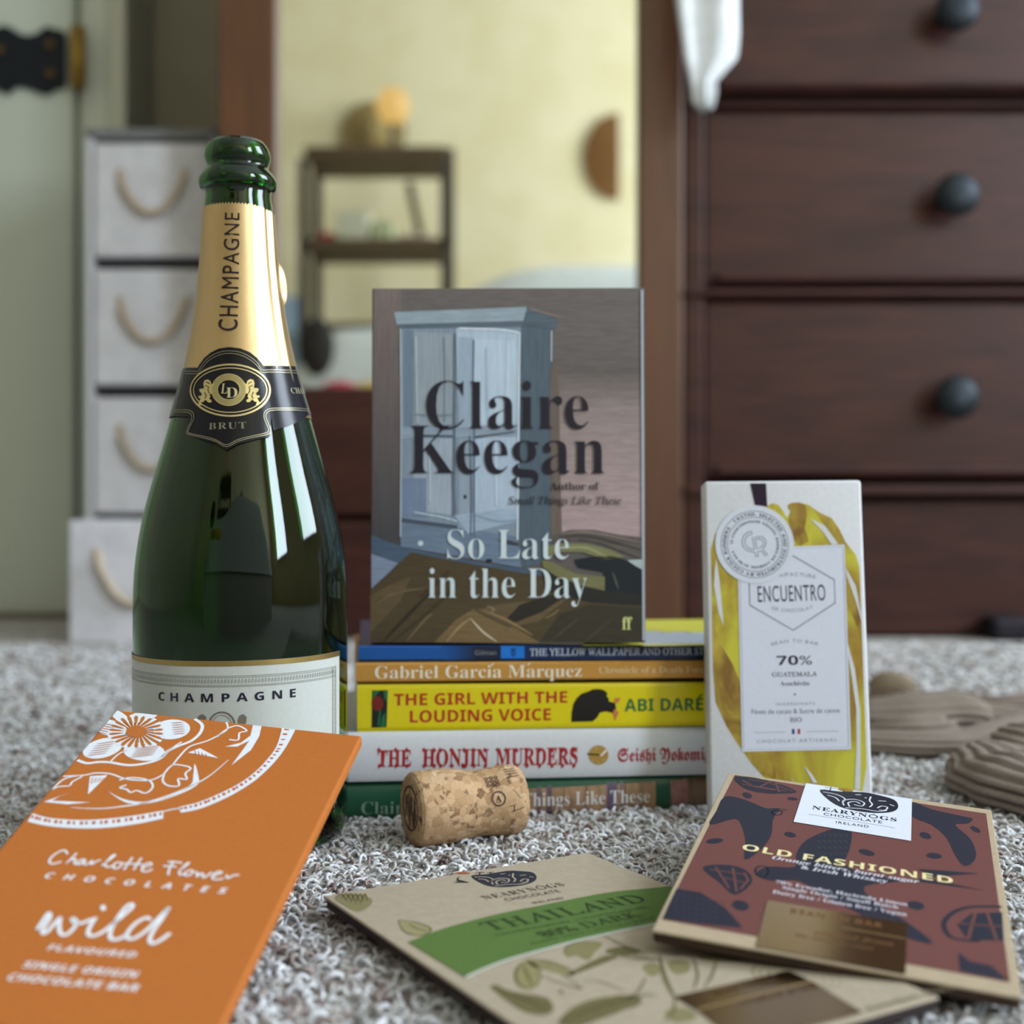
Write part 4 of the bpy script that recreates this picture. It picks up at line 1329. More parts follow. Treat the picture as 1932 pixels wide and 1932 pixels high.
m.stroke(sf, smooth(U([(255, 1850), (290, 2080), (350, 2220), (440, 2340), (495, 2420)]), 5), 0.0016, K(112, 74, 40), 3, 2, taper=True)
m.poly(sf, U([(530, 2730), (820, 2730), (830, 3000), (700, 2960), (600, 2850)]), K(140, 108, 46), 2, 2)
m.poly(sf, clampu(U([(1510, 1040), (1580, 1200), (1680, 1500), (1720, 1720), (1680, 1700), (1600, 1500), (1520, 1300)])), K(158, 122, 36), 2, 2)
for q in ([(1160, 500), (1300, 568), (1430, 742), (1368, 752), (1285, 630)], [(1500, 968), (1600, 1150), (1738, 1440), (1735, 1485), (1600, 1300), (1512, 1050)], [(262, 885), (292, 1100), (332, 1535), (282, 1400), (240, 1150), (246, 985)],
          [(1520, 1695), (1590, 1945), (1640, 2325), (1645, 2825), (1640, 3100), (1588, 3100), (1605, 2725), (1602, 2325), (1560, 2025), (1525, 1815)], [(1100, 2865), (1180, 2955), (1230, 3035), (1190, 3035)], [(970, 2980), (1000, 3010), (1010, 3040)]):
    m.poly(sf, clampu(U(q), 0.0012, EW - 0.0012), wp, 4)
# dark tab at the top
m.poly(sf, [(p[0], min(p[1], EH - 0.0010)) for p in U([(585, 150), (738, 140), (750, 385), (632, 370)])], K(44, 30, 46), 4)
wr = m.build('wrapper', [M_card, M_water, M_brownwash], root)
m = MB()
q = U([(462, 790), (1490, 750), (1553, 2715), (507, 2737)])
m.poly(sf, q, K(214, 218, 232), 5)
bd = K(118, 122, 160)
m.stroke(sf, U([(482, 808), (1475, 770), (1530, 2695), (524, 2716)]), 0.00018, bd, 6, closed=True)
gr = K(128, 130, 146)
m.stroke(sf, U([(820, 975), (990, 855), (1392, 1088), (1400, 1310), (998, 1572), (582, 1330), (576, 1120)]), 0.00055, gr, 6)
dkp = K(44, 32, 54)
def TA(body, pa, pb, top, col, sag=0, **k):
    """a line of lettering bent into a shallow arch, letter by letter"""
    if not sag: return T(m, sf, body, pa, pb, top, col, **k)
    ws = [(glyphs(c_, k.get('style', 'sans'))[2] + 0.13 if c_ != ' ' else 0.42) for c_ in body]
    tot = sum(ws); acc = 0
    for c_, w_ in zip(body, ws):
        t0_ = (acc + 0.07) / tot; t1_ = (acc + w_ - 0.06) / tot; acc += w_
        if c_ == ' ': continue
        f_ = lambda t: (pa[0] + (pb[0] - pa[0]) * t, pa[1] + (pb[1] - pa[1]) * t - sag * (1 - (2 * t - 1) ** 2))
        a_, b_ = f_(t0_), f_(t1_)
        ch = abs(pa[1] - top[1])
        T(m, sf, c_, a_, b_, (a_[0], a_[1] - ch), col, **k)
TA('MANUFACTURE', (740, 1082), (1213, 1078), (740, 1048), gr, sag=28, lay=6)
T(m, sf, 'ENCUENTRO', (662, 1302), (1310, 1285), (662, 1150), dkp, lay=6, space=1.1)
TA('DE CHOCOLAT', (788, 1372), (1195, 1360), (788, 1340), gr, sag=-32, lay=6)
TA('BEAN TO BAR', (788, 1722), (1238, 1722), (788, 1692), gr, sag=34, lay=6)
T(m, sf, '70%', (840, 1906), (1180, 1900), (840, 1818), dkp, lay=6, style='bsans')
T(m, sf, 'GUATEMALA', (795, 2018), (1225, 2010), (795, 1976), dkp, lay=6, style='roman', off=0.012)
T(m, sf, 'Asochivite', (872, 2104), (1156, 2100), (872, 2062), dkp, lay=6, style='serif', off=-0.005)
m.poly(sf, U(ell(1014, 2186, 9, 9, 12)), dkp, 6)
T(m, sf, 'INGRÉDIENTS', (832, 2292), (1206, 2286), (832, 2268), gr, lay=6, space=1.3)
T(m, sf, 'Fèves de cacao & Sucre de canne', (600, 2376), (1445, 2362), (600, 2330), K(92, 84, 104), lay=6, style='sans', off=-0.004)
T(m, sf, 'BIO', (966, 2452), (1080, 2450), (966, 2408), K(92, 84, 104), lay=6, style='roman', off=0.01)
m.poly(sf, U([(985, 2518), (1010, 2518), (1011, 2567), (986, 2567)]), K(38, 42, 128), 6)
m.poly(sf, U([(1040, 2517), (1065, 2517), (1066, 2567), (1041, 2567)]), K(168, 48, 56), 6)
m.stroke(sf, U([(620, 2553), (925, 2547)]), 0.00016, gr, 6); m.stroke(sf, U([(1125, 2545), (1435, 2539)]), 0.00016, gr, 6)
T(m, sf, 'CHOCOLAT ARTISANAL', (650, 2653), (1418, 2637), (650, 2622), gr, lay=6, space=1.35)
m.build('label', [M_paper], root)
m = MB()
c_ = sf.uv(628, 748); rr = abs(sf.uv(1006, 748)[0] - c_[0]); k_ = rr / 378
def cell(r, n=56): return [(c_[0] + r * math.cos(2 * math.pi * i / n), c_[1] + r * math.sin(2 * math.pi * i / n)) for i in range(n)]
m.poly(sf, cell(rr), K(212, 216, 228), 8)
nv = K(38, 42, 66)
m.stroke(sf, cell(322 * k_), 0.00022, nv, 9, closed=True); m.stroke(sf, cell(262 * k_), 0.00022, nv, 9, closed=True)
m.arctext(sf, 'TASTED, SELECTED AND DISTRIBUTED BY COCOA RUNNERS · ', c_, 291 * k_, 30 * k_, math.radians(134), math.radians(134 - 360), nv, lay=9, style='bsans')
m.arctext(sf, '13 CHARTERHOUSE SQUARE, BARBICAN, LONDON, EC1M 6AX ·  ', c_, 222 * k_, 24 * k_, math.radians(181), math.radians(181 - 360), nv, lay=9, style='bsans')
for q in ([(598, 626), (560, 634), (522, 664), (505, 712), (515, 770), (550, 805), (600, 820), (626, 822), (640, 868), (662, 865), (656, 818), (692, 812), (730, 858), (752, 850), (706, 796), (732, 760), (736, 716), (712, 682), (672, 674), (605, 686), (626, 800)],
          [(598, 626), (604, 648), (560, 664), (534, 700), (538, 752), (572, 788), (618, 798)], [(630, 702), (672, 696), (704, 708), (714, 740), (696, 776), (650, 790), (630, 702)]):
    m.stroke(sf, U(q), 0.00028, nv, 9)
m.build('round_sticker', [M_paper], root)

# ------------------------------------------------------------------ brown-red bar lying on the green one (front right)
k98 = 0.98
O_ = Vector((0.0394, 0.385, 0.0131)); d1 = Vector((0.318, 1, 0.081)); d2 = Vector((1, -0.311, -0.0885))
def toward(p): return CAMP + (p - CAMP) * k98
BLc, BRc, TLc = toward(O_), toward(O_ + d2 * 0.0997), toward(O_ + d1 * 0.164)
sf = Plane(BLc, BRc - BLc, TLc - BLc, crop=(1230, 1400, 2.752))
OW, OH = (BRc - BLc).length, (TLc - BLc).length
root = empty('envelope_chocolate_bar', BLc + sf.U * OW / 2 + sf.V * OH / 2, 'flat kraft-paper chocolate bar with brown-red and navy pattern, lying across the green-banded bar', 'chocolate bar'); root['_org'] = root.location[:]
m = MB()
kc = K(174, 156, 130)
OT = 0.0010
c4 = [sf.uv(0, 975), sf.uv(1925, 1328), sf.uv(1762, 352), sf.uv(398, 158)]
def quadslab(m, sf, c4, th, col, bevel=0.0006):
    P = [sf.pt(c4[0][0], c4[0][1], -th), sf.pt(c4[1][0], c4[1][1], -th), sf.pt(c4[2][0], c4[2][1], -th), sf.pt(c4[3][0], c4[3][1], -th),
         sf.pt(c4[0][0], c4[0][1], 0), sf.pt(c4[1][0], c4[1][1], 0), sf.pt(c4[2][0], c4[2][1], 0), sf.pt(c4[3][0], c4[3][1], 0)]
    m.hexa(P, col, 0, bevel, 2, False)
quadslab(m, sf, c4, OT, kc, 0.0004)
mb_ = MB()
mb_.hexa([sf.pt(p[0] * 0.994 + 0.0003, p[1] * 0.994 + 0.0005, -0.0040) for p in c4] + [sf.pt(p[0] * 0.994 + 0.0003, p[1] * 0.994 + 0.0005, -0.00102) for p in c4], K(70, 54, 44), 0, 0.0010, 3, True)  # bar's underside; its dark colour also paints in the shadow gap below the edge
mb_.build('dark_underside', [M_card], root)
U = sf.uvs
pn = K(106, 64, 60); nvy = K(38, 39, 52)
m.poly(sf, U([(50, 922), (1860, 1250), (1735, 372), (430, 172)]), pn, 1, 1)
def NP(pts, lay=2, col=nvy, sm=3): m.poly(sf, U(smooth(pts, sm, True) if sm else pts), col, lay, 1)
NP([(432, 180), (440, 212), (500, 250), (600, 268), (700, 268), (752, 262), (700, 232), (600, 202), (520, 184)])
for q in ([(470, 200), (530, 235), (640, 252)], [(640, 205), (660, 262)], [(560, 235), (620, 205)], [(500, 195), (600, 212), (730, 258)], [(470, 222), (700, 258)]):
    m.stroke(sf, U(q), 0.0009, pn, 3, 1)
NP([(378, 285), (480, 300), (590, 345), (660, 348), (640, 380), (626, 420), (618, 490), (560, 565), (482, 612), (486, 520), (466, 440), (430, 400), (300, 432), (335, 360)])
m.stroke(sf, U([(600, 350), (650, 345), (705, 352), (650, 360)]), 0.0006, nvy, 2, 1); m.stroke(sf, U(ell(650, 368, 26, 14, 12)), 0.0006, nvy, 2, 1, closed=True)
NP([(840, 490), (950, 450), (1035, 460), (1026, 560), (1005, 640), (1130, 690), (1300, 722), (1100, 752), (1180, 850), (1300, 920), (1460, 1045), (1300, 1010), (1050, 880), (880, 795), (760, 722), (620, 722), (540, 690), (600, 648), (740, 650), (748, 590), (780, 530)])
m.stroke(sf, U(ell(570, 672, 34, 28, 14)), 0.0008, nvy, 2, 1, closed=True)
NP([(1440, 702), (1700, 684), (1500, 668), (1380, 660)], sm=0); NP([(1380, 725), (1722, 772), (1560, 738), (1400, 705)], sm=0)
NP([(1350, 312), (1450, 350), (1620, 388), (1666, 400), (1640, 425), (1575, 432), (1650, 500), (1682, 570), (1672, 620), (1620, 645), (1570, 580), (1530, 500), (1450, 430), (1352, 388)])
NP([(262, 655), (350, 638), (450, 650), (512, 690), (512, 742), (430, 795), (350, 730)])
for q in ([(300, 664), (480, 690)], [(330, 650), (400, 762)], [(420, 655), (440, 780)], [(350, 700), (490, 735)], [(480, 680), (500, 720), (460, 765)]):
    m.stroke(sf, U(q), 0.0008, pn, 3, 1)
NP([(128, 762), (250, 782), (380, 862), (474, 968), (250, 945), (56, 918), (85, 850)], sm=0)
m.stroke(sf, smooth(U([(1815, 856), (1650, 858), (1560, 890), (1515, 945), (1545, 1010), (1620, 1030), (1700, 1034)]), 4), 0.0016, nvy, 2, 1)
NP([(1585, 950), (1660, 892), (1818, 885), (1828, 1032), (1640, 1030)], sm=0)
for q in ([(1590, 945), (1820, 960)], [(1680, 885), (1640, 1030)], [(1740, 888), (1790, 1030)]): m.stroke(sf, U(q), 0.0009, pn, 3, 1)
NP([(1590, 1092), (1650, 1140), (1760, 1162), (1852, 1243), (1600, 1190)], sm=0)
for (x, y, rx, ry, ro) in ((325, 515, 45, 14, -.1), (495, 278, 26, 14, .3), (730, 296, 28, 8, .1), (718, 482, 32, 13, .2), (1115, 575, 44, 15, .25), (1420, 487, 32, 16, .3), (1465, 592, 42, 15, .1), (1680, 455, 30, 12, .5), (460, 850, 46, 26, .2), (1370, 850, 46, 22, .2)):
    NP(ell(x, y, rx, ry, 12, ro), sm=0)
for i in range(26):
    x = 860 + (i % 6) * 28; y = 480 + (i // 6) * 32
    m.stroke(sf, U([(x, y), (x + 16, y + 12)]), 0.0004, K(66, 66, 78), 3, 1)
for i in range(40):
    x = 120 + (i % 8) * 34; y = 790 + (i // 8) * 28 + (i % 8) * 6
    if x > 90 and y < 940 - (80 if x > 330 else 0): m.stroke(sf, U([(x, y), (x + 18, y + 6)]), 0.0004, K(66, 66, 78), 3, 1)
cr = K(226, 212, 160)
T(m, sf, 'OLD FASHIONED', (465, 562), (1563, 740), (465, 530), cr, lay=4, mat=1, style='bsans', space=1.05)
wl = K(216, 212, 222)
T(m, sf, 'Orange bitters, burnt sugar', (622, 610), (1388, 738), (622, 592), wl, lay=4, mat=1, style='bital')
T(m, sf, '& Irish Whiskey', (772, 660), (1220, 736), (772, 642), wl, lay=4, mat=1, style='bital')
T(m, sf, '70% Ecuador, Hacienda Limon', (640, 736), (1326, 855), (640, 720), wl, lay=4, mat=1, style='serif', off=-0.005)
T(m, sf, 'Single Origin / Small Batch', (676, 766), (1278, 870), (676, 750), wl, lay=4, mat=1, style='serif', off=-0.005)
T(m, sf, 'Dairy free / Gluten free / Vegan', (625, 788), (1322, 908), (625, 770), wl, lay=4, mat=1, style='serif', off=-0.005)
m.build('wrapper', [M_kraft, M_card], root)
def logo(m, sf, cx, cy, rx, ry, rot, col, bg, lay, flip=1):
    U = sf.uvs
    def E(x, y): return (cx + (x * rx) * math.cos(rot) - (y * ry) * math.sin(rot), cy + (x * rx) * math.sin(rot) + (y * ry) * math.cos(rot))
    out = [E(-1, -0.55), E(-0.5, -0.62), E(0.1, -0.85), E(0.5, -0.75), E(0.9, -0.5), E(1.02, 0.1), E(0.9, 0.62), E(0.5, 0.95), E(0, 1), E(-0.45, 0.8), E(-0.8, 0.2)]
    m.poly(sf, U(smooth(out, 3, True)), col, lay)
    for q in ([(-0.92, -0.35), (-0.6, -0.3), (-0.35, 0.0), (-0.4, 0.4)], [(-0.8, -0.1), (-0.6, 0.0), (-0.48, 0.3)], [(-0.35, 0.65), (-0.38, 0.2), (-0.1, -0.05), (0.15, 0.15), (0.1, 0.5), (-0.1, 0.45)], [(-0.2, 0.7), (-0.25, 0.35), (-0.08, 0.15), (0.05, 0.3)],
              [(-0.3, 0.85), (0.1, 0.75), (0.5, 0.8), (0.75, 0.6)], [(0.3, -0.5), (0.28, -0.1), (0.36, 0.2), (0.3, 0.5)], [(0.5, 0.5), (0.6, 0.25), (0.75, 0.3), (0.7, 0.6), (0.55, 0.65)], [(-0.1, -0.5), (0.05, -0.55)], [(0.5, -0.2), (0.7, -0.25)], [(0.8, 0.0), (0.92, 0.1)], [(0.15, -0.3), (0.2, -0.35)]):
        m.stroke(sf, smooth(U([E(*p) for p in q]), 3), 0.0006, bg, lay + 1)
    for q in ([(-0.75, -0.55), (-0.73, -0.92)], [(-0.88, -0.82), (-0.58, -0.85)], [(-0.4, -0.6), (-0.39, -0.84)], [(-0.5, -0.78), (-0.28, -0.78)]):
        m.stroke(sf, U([E(*p) for p in q]), 0.0004, col, lay)
m = MB()
ws = K(214, 218, 232)
m.poly(sf, U([(800, 217), (1350, 299), (1345, 517), (735, 418)]), ws, 5)
m.poly(sf, U(ell(1005, 252, 42, 9, 14, .12)), K(150, 120, 40), 6)
logo(m, sf, 1072, 308, 205, 55, 0.13, K(26, 28, 42), ws, 6)
T(m, sf, 'NEARYNÓGS', (830, 352), (1270, 418), (830, 334), K(34, 34, 48), lay=6, style='serif', space=1.1)
T(m, sf, 'CHOCOLATE', (890, 383), (1195, 428), (890, 370), K(34, 34, 48), lay=6, space=1.1)
m.stroke(sf, U([(812, 379), (1262, 450)]), 0.00018, K(60, 60, 74), 6)
T(m, sf, 'IRELAND', (955, 426), (1125, 450), (955, 414), K(60, 60, 74), lay=6, space=1.2)
m.build('white_label', [M_paper], root)
m = MB()
gd = (0.52, 0.36, 0.17)
m.poly(sf, U([(600, 826), (1325, 946), (1316, 1210), (538, 1066)]), gd, 5)
bz_ = K(112, 78, 48)
T(m, sf, 'BEAN TO BAR', (715, 890), (1196, 972), (715, 866), bz_, lay=6, mat=1, style='bsans', space=1.1)
m.stroke(sf, U([(985, 968), (1318, 1026)]), 0.00025, K(190, 160, 110), 6, 1)
T(m, sf, 'crafted from', (840, 1000), (1255, 1066), (840, 980), bz_, lay=6, mat=1, style='bital')
T(m, sf, 'the Mourne coast', (740, 1012), (1150, 1088), (740, 994), bz_, lay=6, mat=1, style='bital')
m.build('gold_sticker', [M_goldflat, M_card], root)

# ------------------------------------------------------------------ kraft bar with the green band, on the carpet
zt = 0.0078
def fl(px, py, z=zt):
    Y = (HC - z) * F / (py - HY); return Vector(((px - HX) / F * Y, Y, z))
P1, P2, P3 = fl(610, 1690), fl(1108, 1608), fl(1772, 1880)
sf = Plane(P1, P2 - P1, (P1 + (P2 - P3)) - P1, crop=(560, 1560, 2.841))
w_ = (P2 - P1).length; hh = (P3 - P2).dot(sf.V)
uR_ = (P3 - P1).dot(sf.U)
root = empty('kraft_chocolate_bar', P1 + sf.U * w_ / 2 + sf.V * hh / 2 - Vector((0, 0, zt)), 'flat kraft-paper chocolate bar with a green band, lying on the carpet under the brown-red bar', 'chocolate bar'); root['_org'] = root.location[:]
m = MB()
kf = K(172, 158, 138)
c4 = [(0.0, hh), (uR_, hh), (w_, 0), (0, 0)]
quadslab(m, sf, c4, 0.0010, kf, 0.0004)
mb_ = MB()
I_ = lambda p, d: (p[0] + (d if p[0] < 0.05 else -d), p[1] + (d if p[1] < -0.05 else -d))
P_ = [I_(p, 0.0006) for p in c4]
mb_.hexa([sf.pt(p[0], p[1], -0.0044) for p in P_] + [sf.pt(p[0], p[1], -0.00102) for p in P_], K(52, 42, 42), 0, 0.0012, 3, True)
mb_.build('dark_underside', [M_card], root)
U = sf.uvs
ol = K(104, 98, 62); ol2 = K(132, 124, 86)
LL = lambda p: (max(0.0006, min(uR_ - 0.001, p[0])), max(hh + 0.0008, min(-0.0006, p[1])))
def OP(pts, col=ol, lay=1, sm=3):
    m.poly(sf, [LL(p) for p in U(smooth(pts, sm, True) if sm else pts)], col, lay)
def OS(pts, wd, col=ol, lay=2, taper=True):
    m.stroke(sf, [LL(p) for p in smooth(U(pts), 5)], wd, col, lay, taper=taper)
OP([(200, 380), (280, 355), (400, 385), (385, 430), (320, 455), (250, 420)], ol2)
for i in range(6): OS([(215 + i * 25, 380 + i * 8), (240 + i * 25, 360), (270 + i * 22, 400)], 0.0005, ol, 3)
OP([(545, 500), (640, 515), (715, 545), (700, 575), (620, 580), (570, 550)], K(150, 142, 104))
OS([(545, 500), (640, 512), (718, 545), (690, 578), (610, 578), (565, 548), (545, 500)], 0.0006); OS([(600, 520), (640, 545), (700, 560)], 0.0006)
m2 = MB()
topE = smooth([(595, 620), (750, 560), (900, 515), (1100, 465), (1300, 425), (1500, 385), (1700, 350), (1932, 328), (2200, 300)], 4)
botE = smooth([(905, 812), (1000, 766), (1150, 710), (1400, 640), (1600, 590), (1860, 535), (2200, 470)], 4)
tU, bU = [LL(p) for p in U(topE)], [LL(p) for p in U(botE)]
grn = K(88, 114, 58)
m2.poly(sf, tU + bU[::-1], grn, 3)
e0, e1_ = tU[0], bU[0]
m2.stroke(sf, bU, 0.0008, K(222, 224, 220), 4)
T(m2, sf, 'THAILAND', (1040, 562), (1885, 400), (1015, 512), K(44, 60, 34), lay=5, style='roman', space=1.12, off=0.006)
T(m2, sf, 'CHANTHABURI, CHANTHABURI', (1065, 590), (1880, 436), (1060, 580), K(56, 78, 40), lay=5, style='roman', off=0.004)
T(m2, sf, '80% DARK', (1325, 598), (1858, 482), (1306, 564), K(44, 60, 34), lay=5, style='roman', off=0.006)
T(m2, sf, 'DAIRY FREE / GLUTEN FREE', (1262, 634), (1930, 494), (1256, 624), K(62, 88, 44), lay=5, style='roman', off=0.004)
OP(ell(1240, 797, 68, 72, 16), K(142, 134, 92)); OS(ell(1240, 797, 68, 72, 16) + [(1308, 797)], 0.0008); OS([(1215, 745), (1240, 800), (1262, 850)], 0.0007)
OP([(1230, 712), (1330, 722), (1470, 765), (1480, 800), (1380, 780), (1270, 750)], K(136, 128, 90)); OS([(1230, 712), (1350, 722), (1480, 770)], 0.0007)
OP([(1450, 700), (1440, 650), (1520, 620), (1635, 625), (1600, 670), (1560, 715), (1500, 690)], ol2); OS([(1440, 690), (1445, 645), (1530, 618), (1638, 622)], 0.0006)
OP([(1460, 800), (1560, 765), (1720, 700), (1660, 690), (1560, 730), (1470, 780)], ol)
OP([(1040, 862), (1075, 850), (1150, 885), (1345, 920), (1365, 1000), (1240, 1000), (1130, 935)], ol, 2)
OS([(1090, 875), (1200, 920), (1340, 980)], 0.0006, K(60, 56, 34), 3)
OP([(1400, 1057), (1480, 970), (1640, 915), (1850, 908), (1760, 980), (1600, 1040), (1500, 1075)], ol, 2); OS([(1400, 1060), (1600, 975), (1850, 908), (1932, 905)], 0.0007, K(64, 58, 34), 3)
OS([(1310, 800), (1420, 840), (1530, 870), (1420, 790)], 0.0005); OS([(1645, 585), (1780, 650), (1880, 690)], 0.0008); OS([(1650, 680), (1760, 670), (1850, 700), (1932, 710)], 0.0006); OS([(1540, 830), (1620, 830), (1760, 880)], 0.0005)
OP(ell(1418, 886, 14, 9, 8), ol, 2, 0)
# stems, leaves and the shell below the red bar (measured in another part of the photograph)
sf2 = Plane(P1, P2 - P1, (P1 + (P2 - P3)) - P1, crop=(1180, 1420, 2.569))
def OS2(pts, wd, col=ol, lay=2): m.stroke(sf, [LL(p) for p in smooth(sf2.uvs(pts), 5)], wd, col, lay, taper=True)
def OP2(pts, col=ol, lay=1): m.poly(sf, [LL(p) for p in sf2.uvs(smooth(pts, 3, True))], col, lay)
OS2([(165, 990), (195, 1100), (240, 1190)], 0.0014); OS2([(150, 1010), (60, 1000), (-20, 985)], 0.0008); OS2([(330, 1000), (350, 1080), (330, 1150)], 0.0008); OS2([(440, 1010), (420, 1080), (380, 1140)], 0.0008)
OP2([(210, 1010), (300, 1010), (310, 1060), (250, 1075), (215, 1050)], ol2); OP2([(-100, 960), (0, 940), (80, 965), (-20, 985)], ol); OP2([(350, 985), (500, 975), (620, 995), (500, 1015), (400, 1012)], ol2)
OP2([(-60, 1180), (20, 1180), (80, 1210), (20, 1240), (-60, 1235)], ol); OP2([(190, 1260), (280, 1235), (350, 1280), (250, 1310)], ol2); OP2([(80, 1040), (130, 1020), (180, 1050), (130, 1085)], ol2)
OS2([(100, 1090), (60, 1160), (0, 1200)], 0.0007); OS2([(240, 1190), (230, 1260), (180, 1310)], 0.0009)
for rx, ry in ((215, 62), (180, 48), (140, 34), (95, 22)):
    OS2([(830 + rx * math.cos(t) * 1.0, 1085 + ry * math.sin(t) + 0.12 * rx * math.cos(t)) for t in np.linspace(0, 2 * math.pi, 18)], 0.0007, ol2, 1)
T(m, sf2, 'Aurantium. (Nova', (1172, 1258), (1600, 1145), (1172, 1228), K(128, 116, 92), lay=3, style='ital', off=0.004)
logo(m, sf, 1110, 278, 172, 46, -0.06, K(34, 38, 54), kf, 2)
for i in range(7): OS([(925, 300), (880 - i * 3, 300 - i * 3), (835 + i * 7, 303 - i * 6)], 0.0004, K(50, 54, 44), 2)
m.poly(sf, U(ell(887, 249, 42, 6, 14)), K(150, 90, 60), 2)
dkk = K(64, 58, 54)
T(m, sf, 'NEARYNÓGS', (1012, 392), (1442, 316), (1000, 370), dkk, lay=2, style='serif', space=1.1, off=-0.008)
T(m, sf, 'CHOCOLATE', (1128, 400), (1418, 350), (1122, 384), dkk, lay=2, space=1.1)
T(m, sf, 'IRELAND', (1272, 415), (1436, 386), (1268, 404), dkk, lay=2, space=1.1)
m.build('wrapper', [M_kraft], root)
m2.build('green_band', [M_card], root)
m = MB()
m.poly(sf, [LL(p) for p in sf2.uvs([(236, 1186), (790, 1060), (905, 1112), (348, 1252)])], (0.30, 0.19, 0.09), 4)
m.poly(sf, [LL(p) for p in sf2.uvs([(348, 1252), (905, 1112), (1150, 1262), (560, 1420)])], (0.30, 0.19, 0.09), 4)
m.stroke(sf, [LL(p) for p in sf2.uvs([(348, 1252), (905, 1112)])], 0.0005, K(190, 160, 110), 6, 1)
T(m, sf2, 'BEAN TO BAR', (440, 1178), (745, 1105), (440, 1160), K(84, 58, 36), lay=6, mat=1, style='bsans')
T(m, sf2, 'crafted from', (560, 1225), (940, 1140), (560, 1205), K(84, 58, 36), lay=6, mat=1, style='bital')
m.build('gold_sticker', [M_goldflat, M_card], root)

# ------------------------------------------------------------------ orange bar leaning on the bottle (front left)
kk = 0.972
def tw(p): return CAMP + (p - CAMP) * kk
dw = Vector((1, -0.137, -0.071)); dl = Vector((0.165, 1, 0.40))
p_tr = at(683, 1388, 0.480)
# top left: same height line
sfp = Plane(p_tr, dw, dl)
TR_ = tw(p_tr)
sf = Plane(TR_, dw, dl, crop=(0, 1300, 2.683))
utl = sf.uv(588, 105)
W_ = -utl[0]
Lz = (TR_.z - 0.0015) / (sf.V.z / 1.0) / 1.0
Lz = (TR_.z - 0.001) / sf.V.z
root = empty('orange_chocolate_box', sf.pt(-W_ / 2, -Lz, 0), 'flat orange chocolate box with white flower print, leaning on the champagne bottle', 'chocolate bar'); root['_org'] = root.location[:]
m = MB()
oc = K(186, 108, 48)
vtl = utl[1]
c4 = [(-W_, -Lz), (0, -Lz), (0, 0), (-W_, vtl)]
quadslab(m, sf, c4, 0.0044, oc, 0.0008)
U = sf.uvs
wo = K(226, 230, 238)
def LO(p): return (max(-W_ + 0.0006, min(-0.0006, p[0])), min(-0.0007 + vtl * (p[0] / -W_), p[1]))
def WP(pts, lay=1, col=wo, sm=0): m.poly(sf, [LO(p) for p in U(smooth(pts, sm, True) if sm else pts)], col, lay)
def WS(pts, wpx, lay=1, col=wo, taper=False, closed=False, n=5): m.stroke(sf, [LO(p) for p in smooth(U(pts), n, closed)], wpx * 0.000078, col, lay, taper=taper, closed=closed)
# petals
cx, cy = 690, 218
for (x, y, rx, ry, ro) in ((868, 205, 95, 50, -0.08), (730, 318, 105, 46, 0.05), (520, 300, 104, 48, -0.25), (548, 195, 96, 40, 0.2), (720, 140, 80, 26, -0.2), (600, 135, 60, 22, 0.5)):
    WP(ell(x, y, rx, ry, 26, ro), 1)
for i in range(22):
    a_ = 2 * math.pi * i / 22
    WP([(cx + 40 * math.cos(a_ - 0.2), cy + 24 * math.sin(a_ - 0.2)), (cx + 150 * math.cos(a_ - 0.07), cy + 88 * math.sin(a_ - 0.07)), (cx + 150 * math.cos(a_ + 0.07), cy + 88 * math.sin(a_ + 0.07))], 2)
    WP([(cx + 62 * math.cos(a_ + 0.14), cy + 36 * math.sin(a_ + 0.14)), (cx + 120 * math.cos(a_ + 0.06), cy + 70 * math.sin(a_ + 0.06)), (cx + 138 * math.cos(a_ + 0.14), cy + 82 * math.sin(a_ + 0.14)), (cx + 120 * math.cos(a_ + 0.22), cy + 70 * math.sin(a_ + 0.22))], 3, oc, 2)
WP(ell(cx, cy, 52, 30, 20), 3, oc)
for (x, y, n_, dx, dy, lx, ly) in ((868, 175, 6, 2, 11, 62, -5), (660, 348, 6, 6, -9, 120, -14), (440, 340, 6, 10, -12, 100, -14), (470, 215, 5, 12, -10, 70, 14)):
    for i in range(n_):
        WS([(x + dx * i, y + dy * i), (x + dx * i + lx, y + dy * i + ly)], 4.5, 4, oc, True)
WS([(392, 360), (440, 376), (500, 370), (560, 372), (650, 386), (740, 376), (810, 352), (850, 315), (900, 290), (970, 262), (1015, 220), (1022, 180), (985, 152)], 16)
WS([(555, 372), (600, 330), (640, 312)], 8); WS([(820, 345), (870, 300), (920, 268)], 8)
WS([(320, 442), (430, 436), (480, 426), (560, 430), (640, 456), (760, 462), (832, 430)], 9); WS([(872, 388), (910, 340), (960, 292), (1040, 266), (1092, 242), (1150, 204), (1146, 168)], 9)
WS([(604, 462), (650, 450), (710, 452), (762, 468), (772, 500), (736, 528), (692, 514), (662, 524), (640, 508), (606, 500), (640, 486)], 9, n=3)
WS([(830, 430), (872, 386), (930, 388), (966, 402), (938, 428), (946, 458), (902, 454), (906, 490), (852, 490), (824, 466), (832, 430)], 9, n=3)
WS([(1096, 244), (1150, 202), (1204, 186), (1250, 212), (1212, 222), (1206, 258), (1160, 256)], 9, n=3)
WS([(266, 508), (310, 465), (356, 446), (418, 440), (366, 470), (352, 490), (300, 494), (266, 508)], 8, n=3)
for q in ([(455, 442), (545, 436), (445, 535)], [(952, 322), (1012, 300), (1106, 350)]): WP(q)
for i in range(4): WS([(470 + 18 * i, 450), (462 + 14 * i, 480 - 4 * i)], 4, 2, oc); WS([(985 + 18 * i, 312 + i * 6), (992 + 18 * i, 332 + 3 * i)], 4, 2, oc)
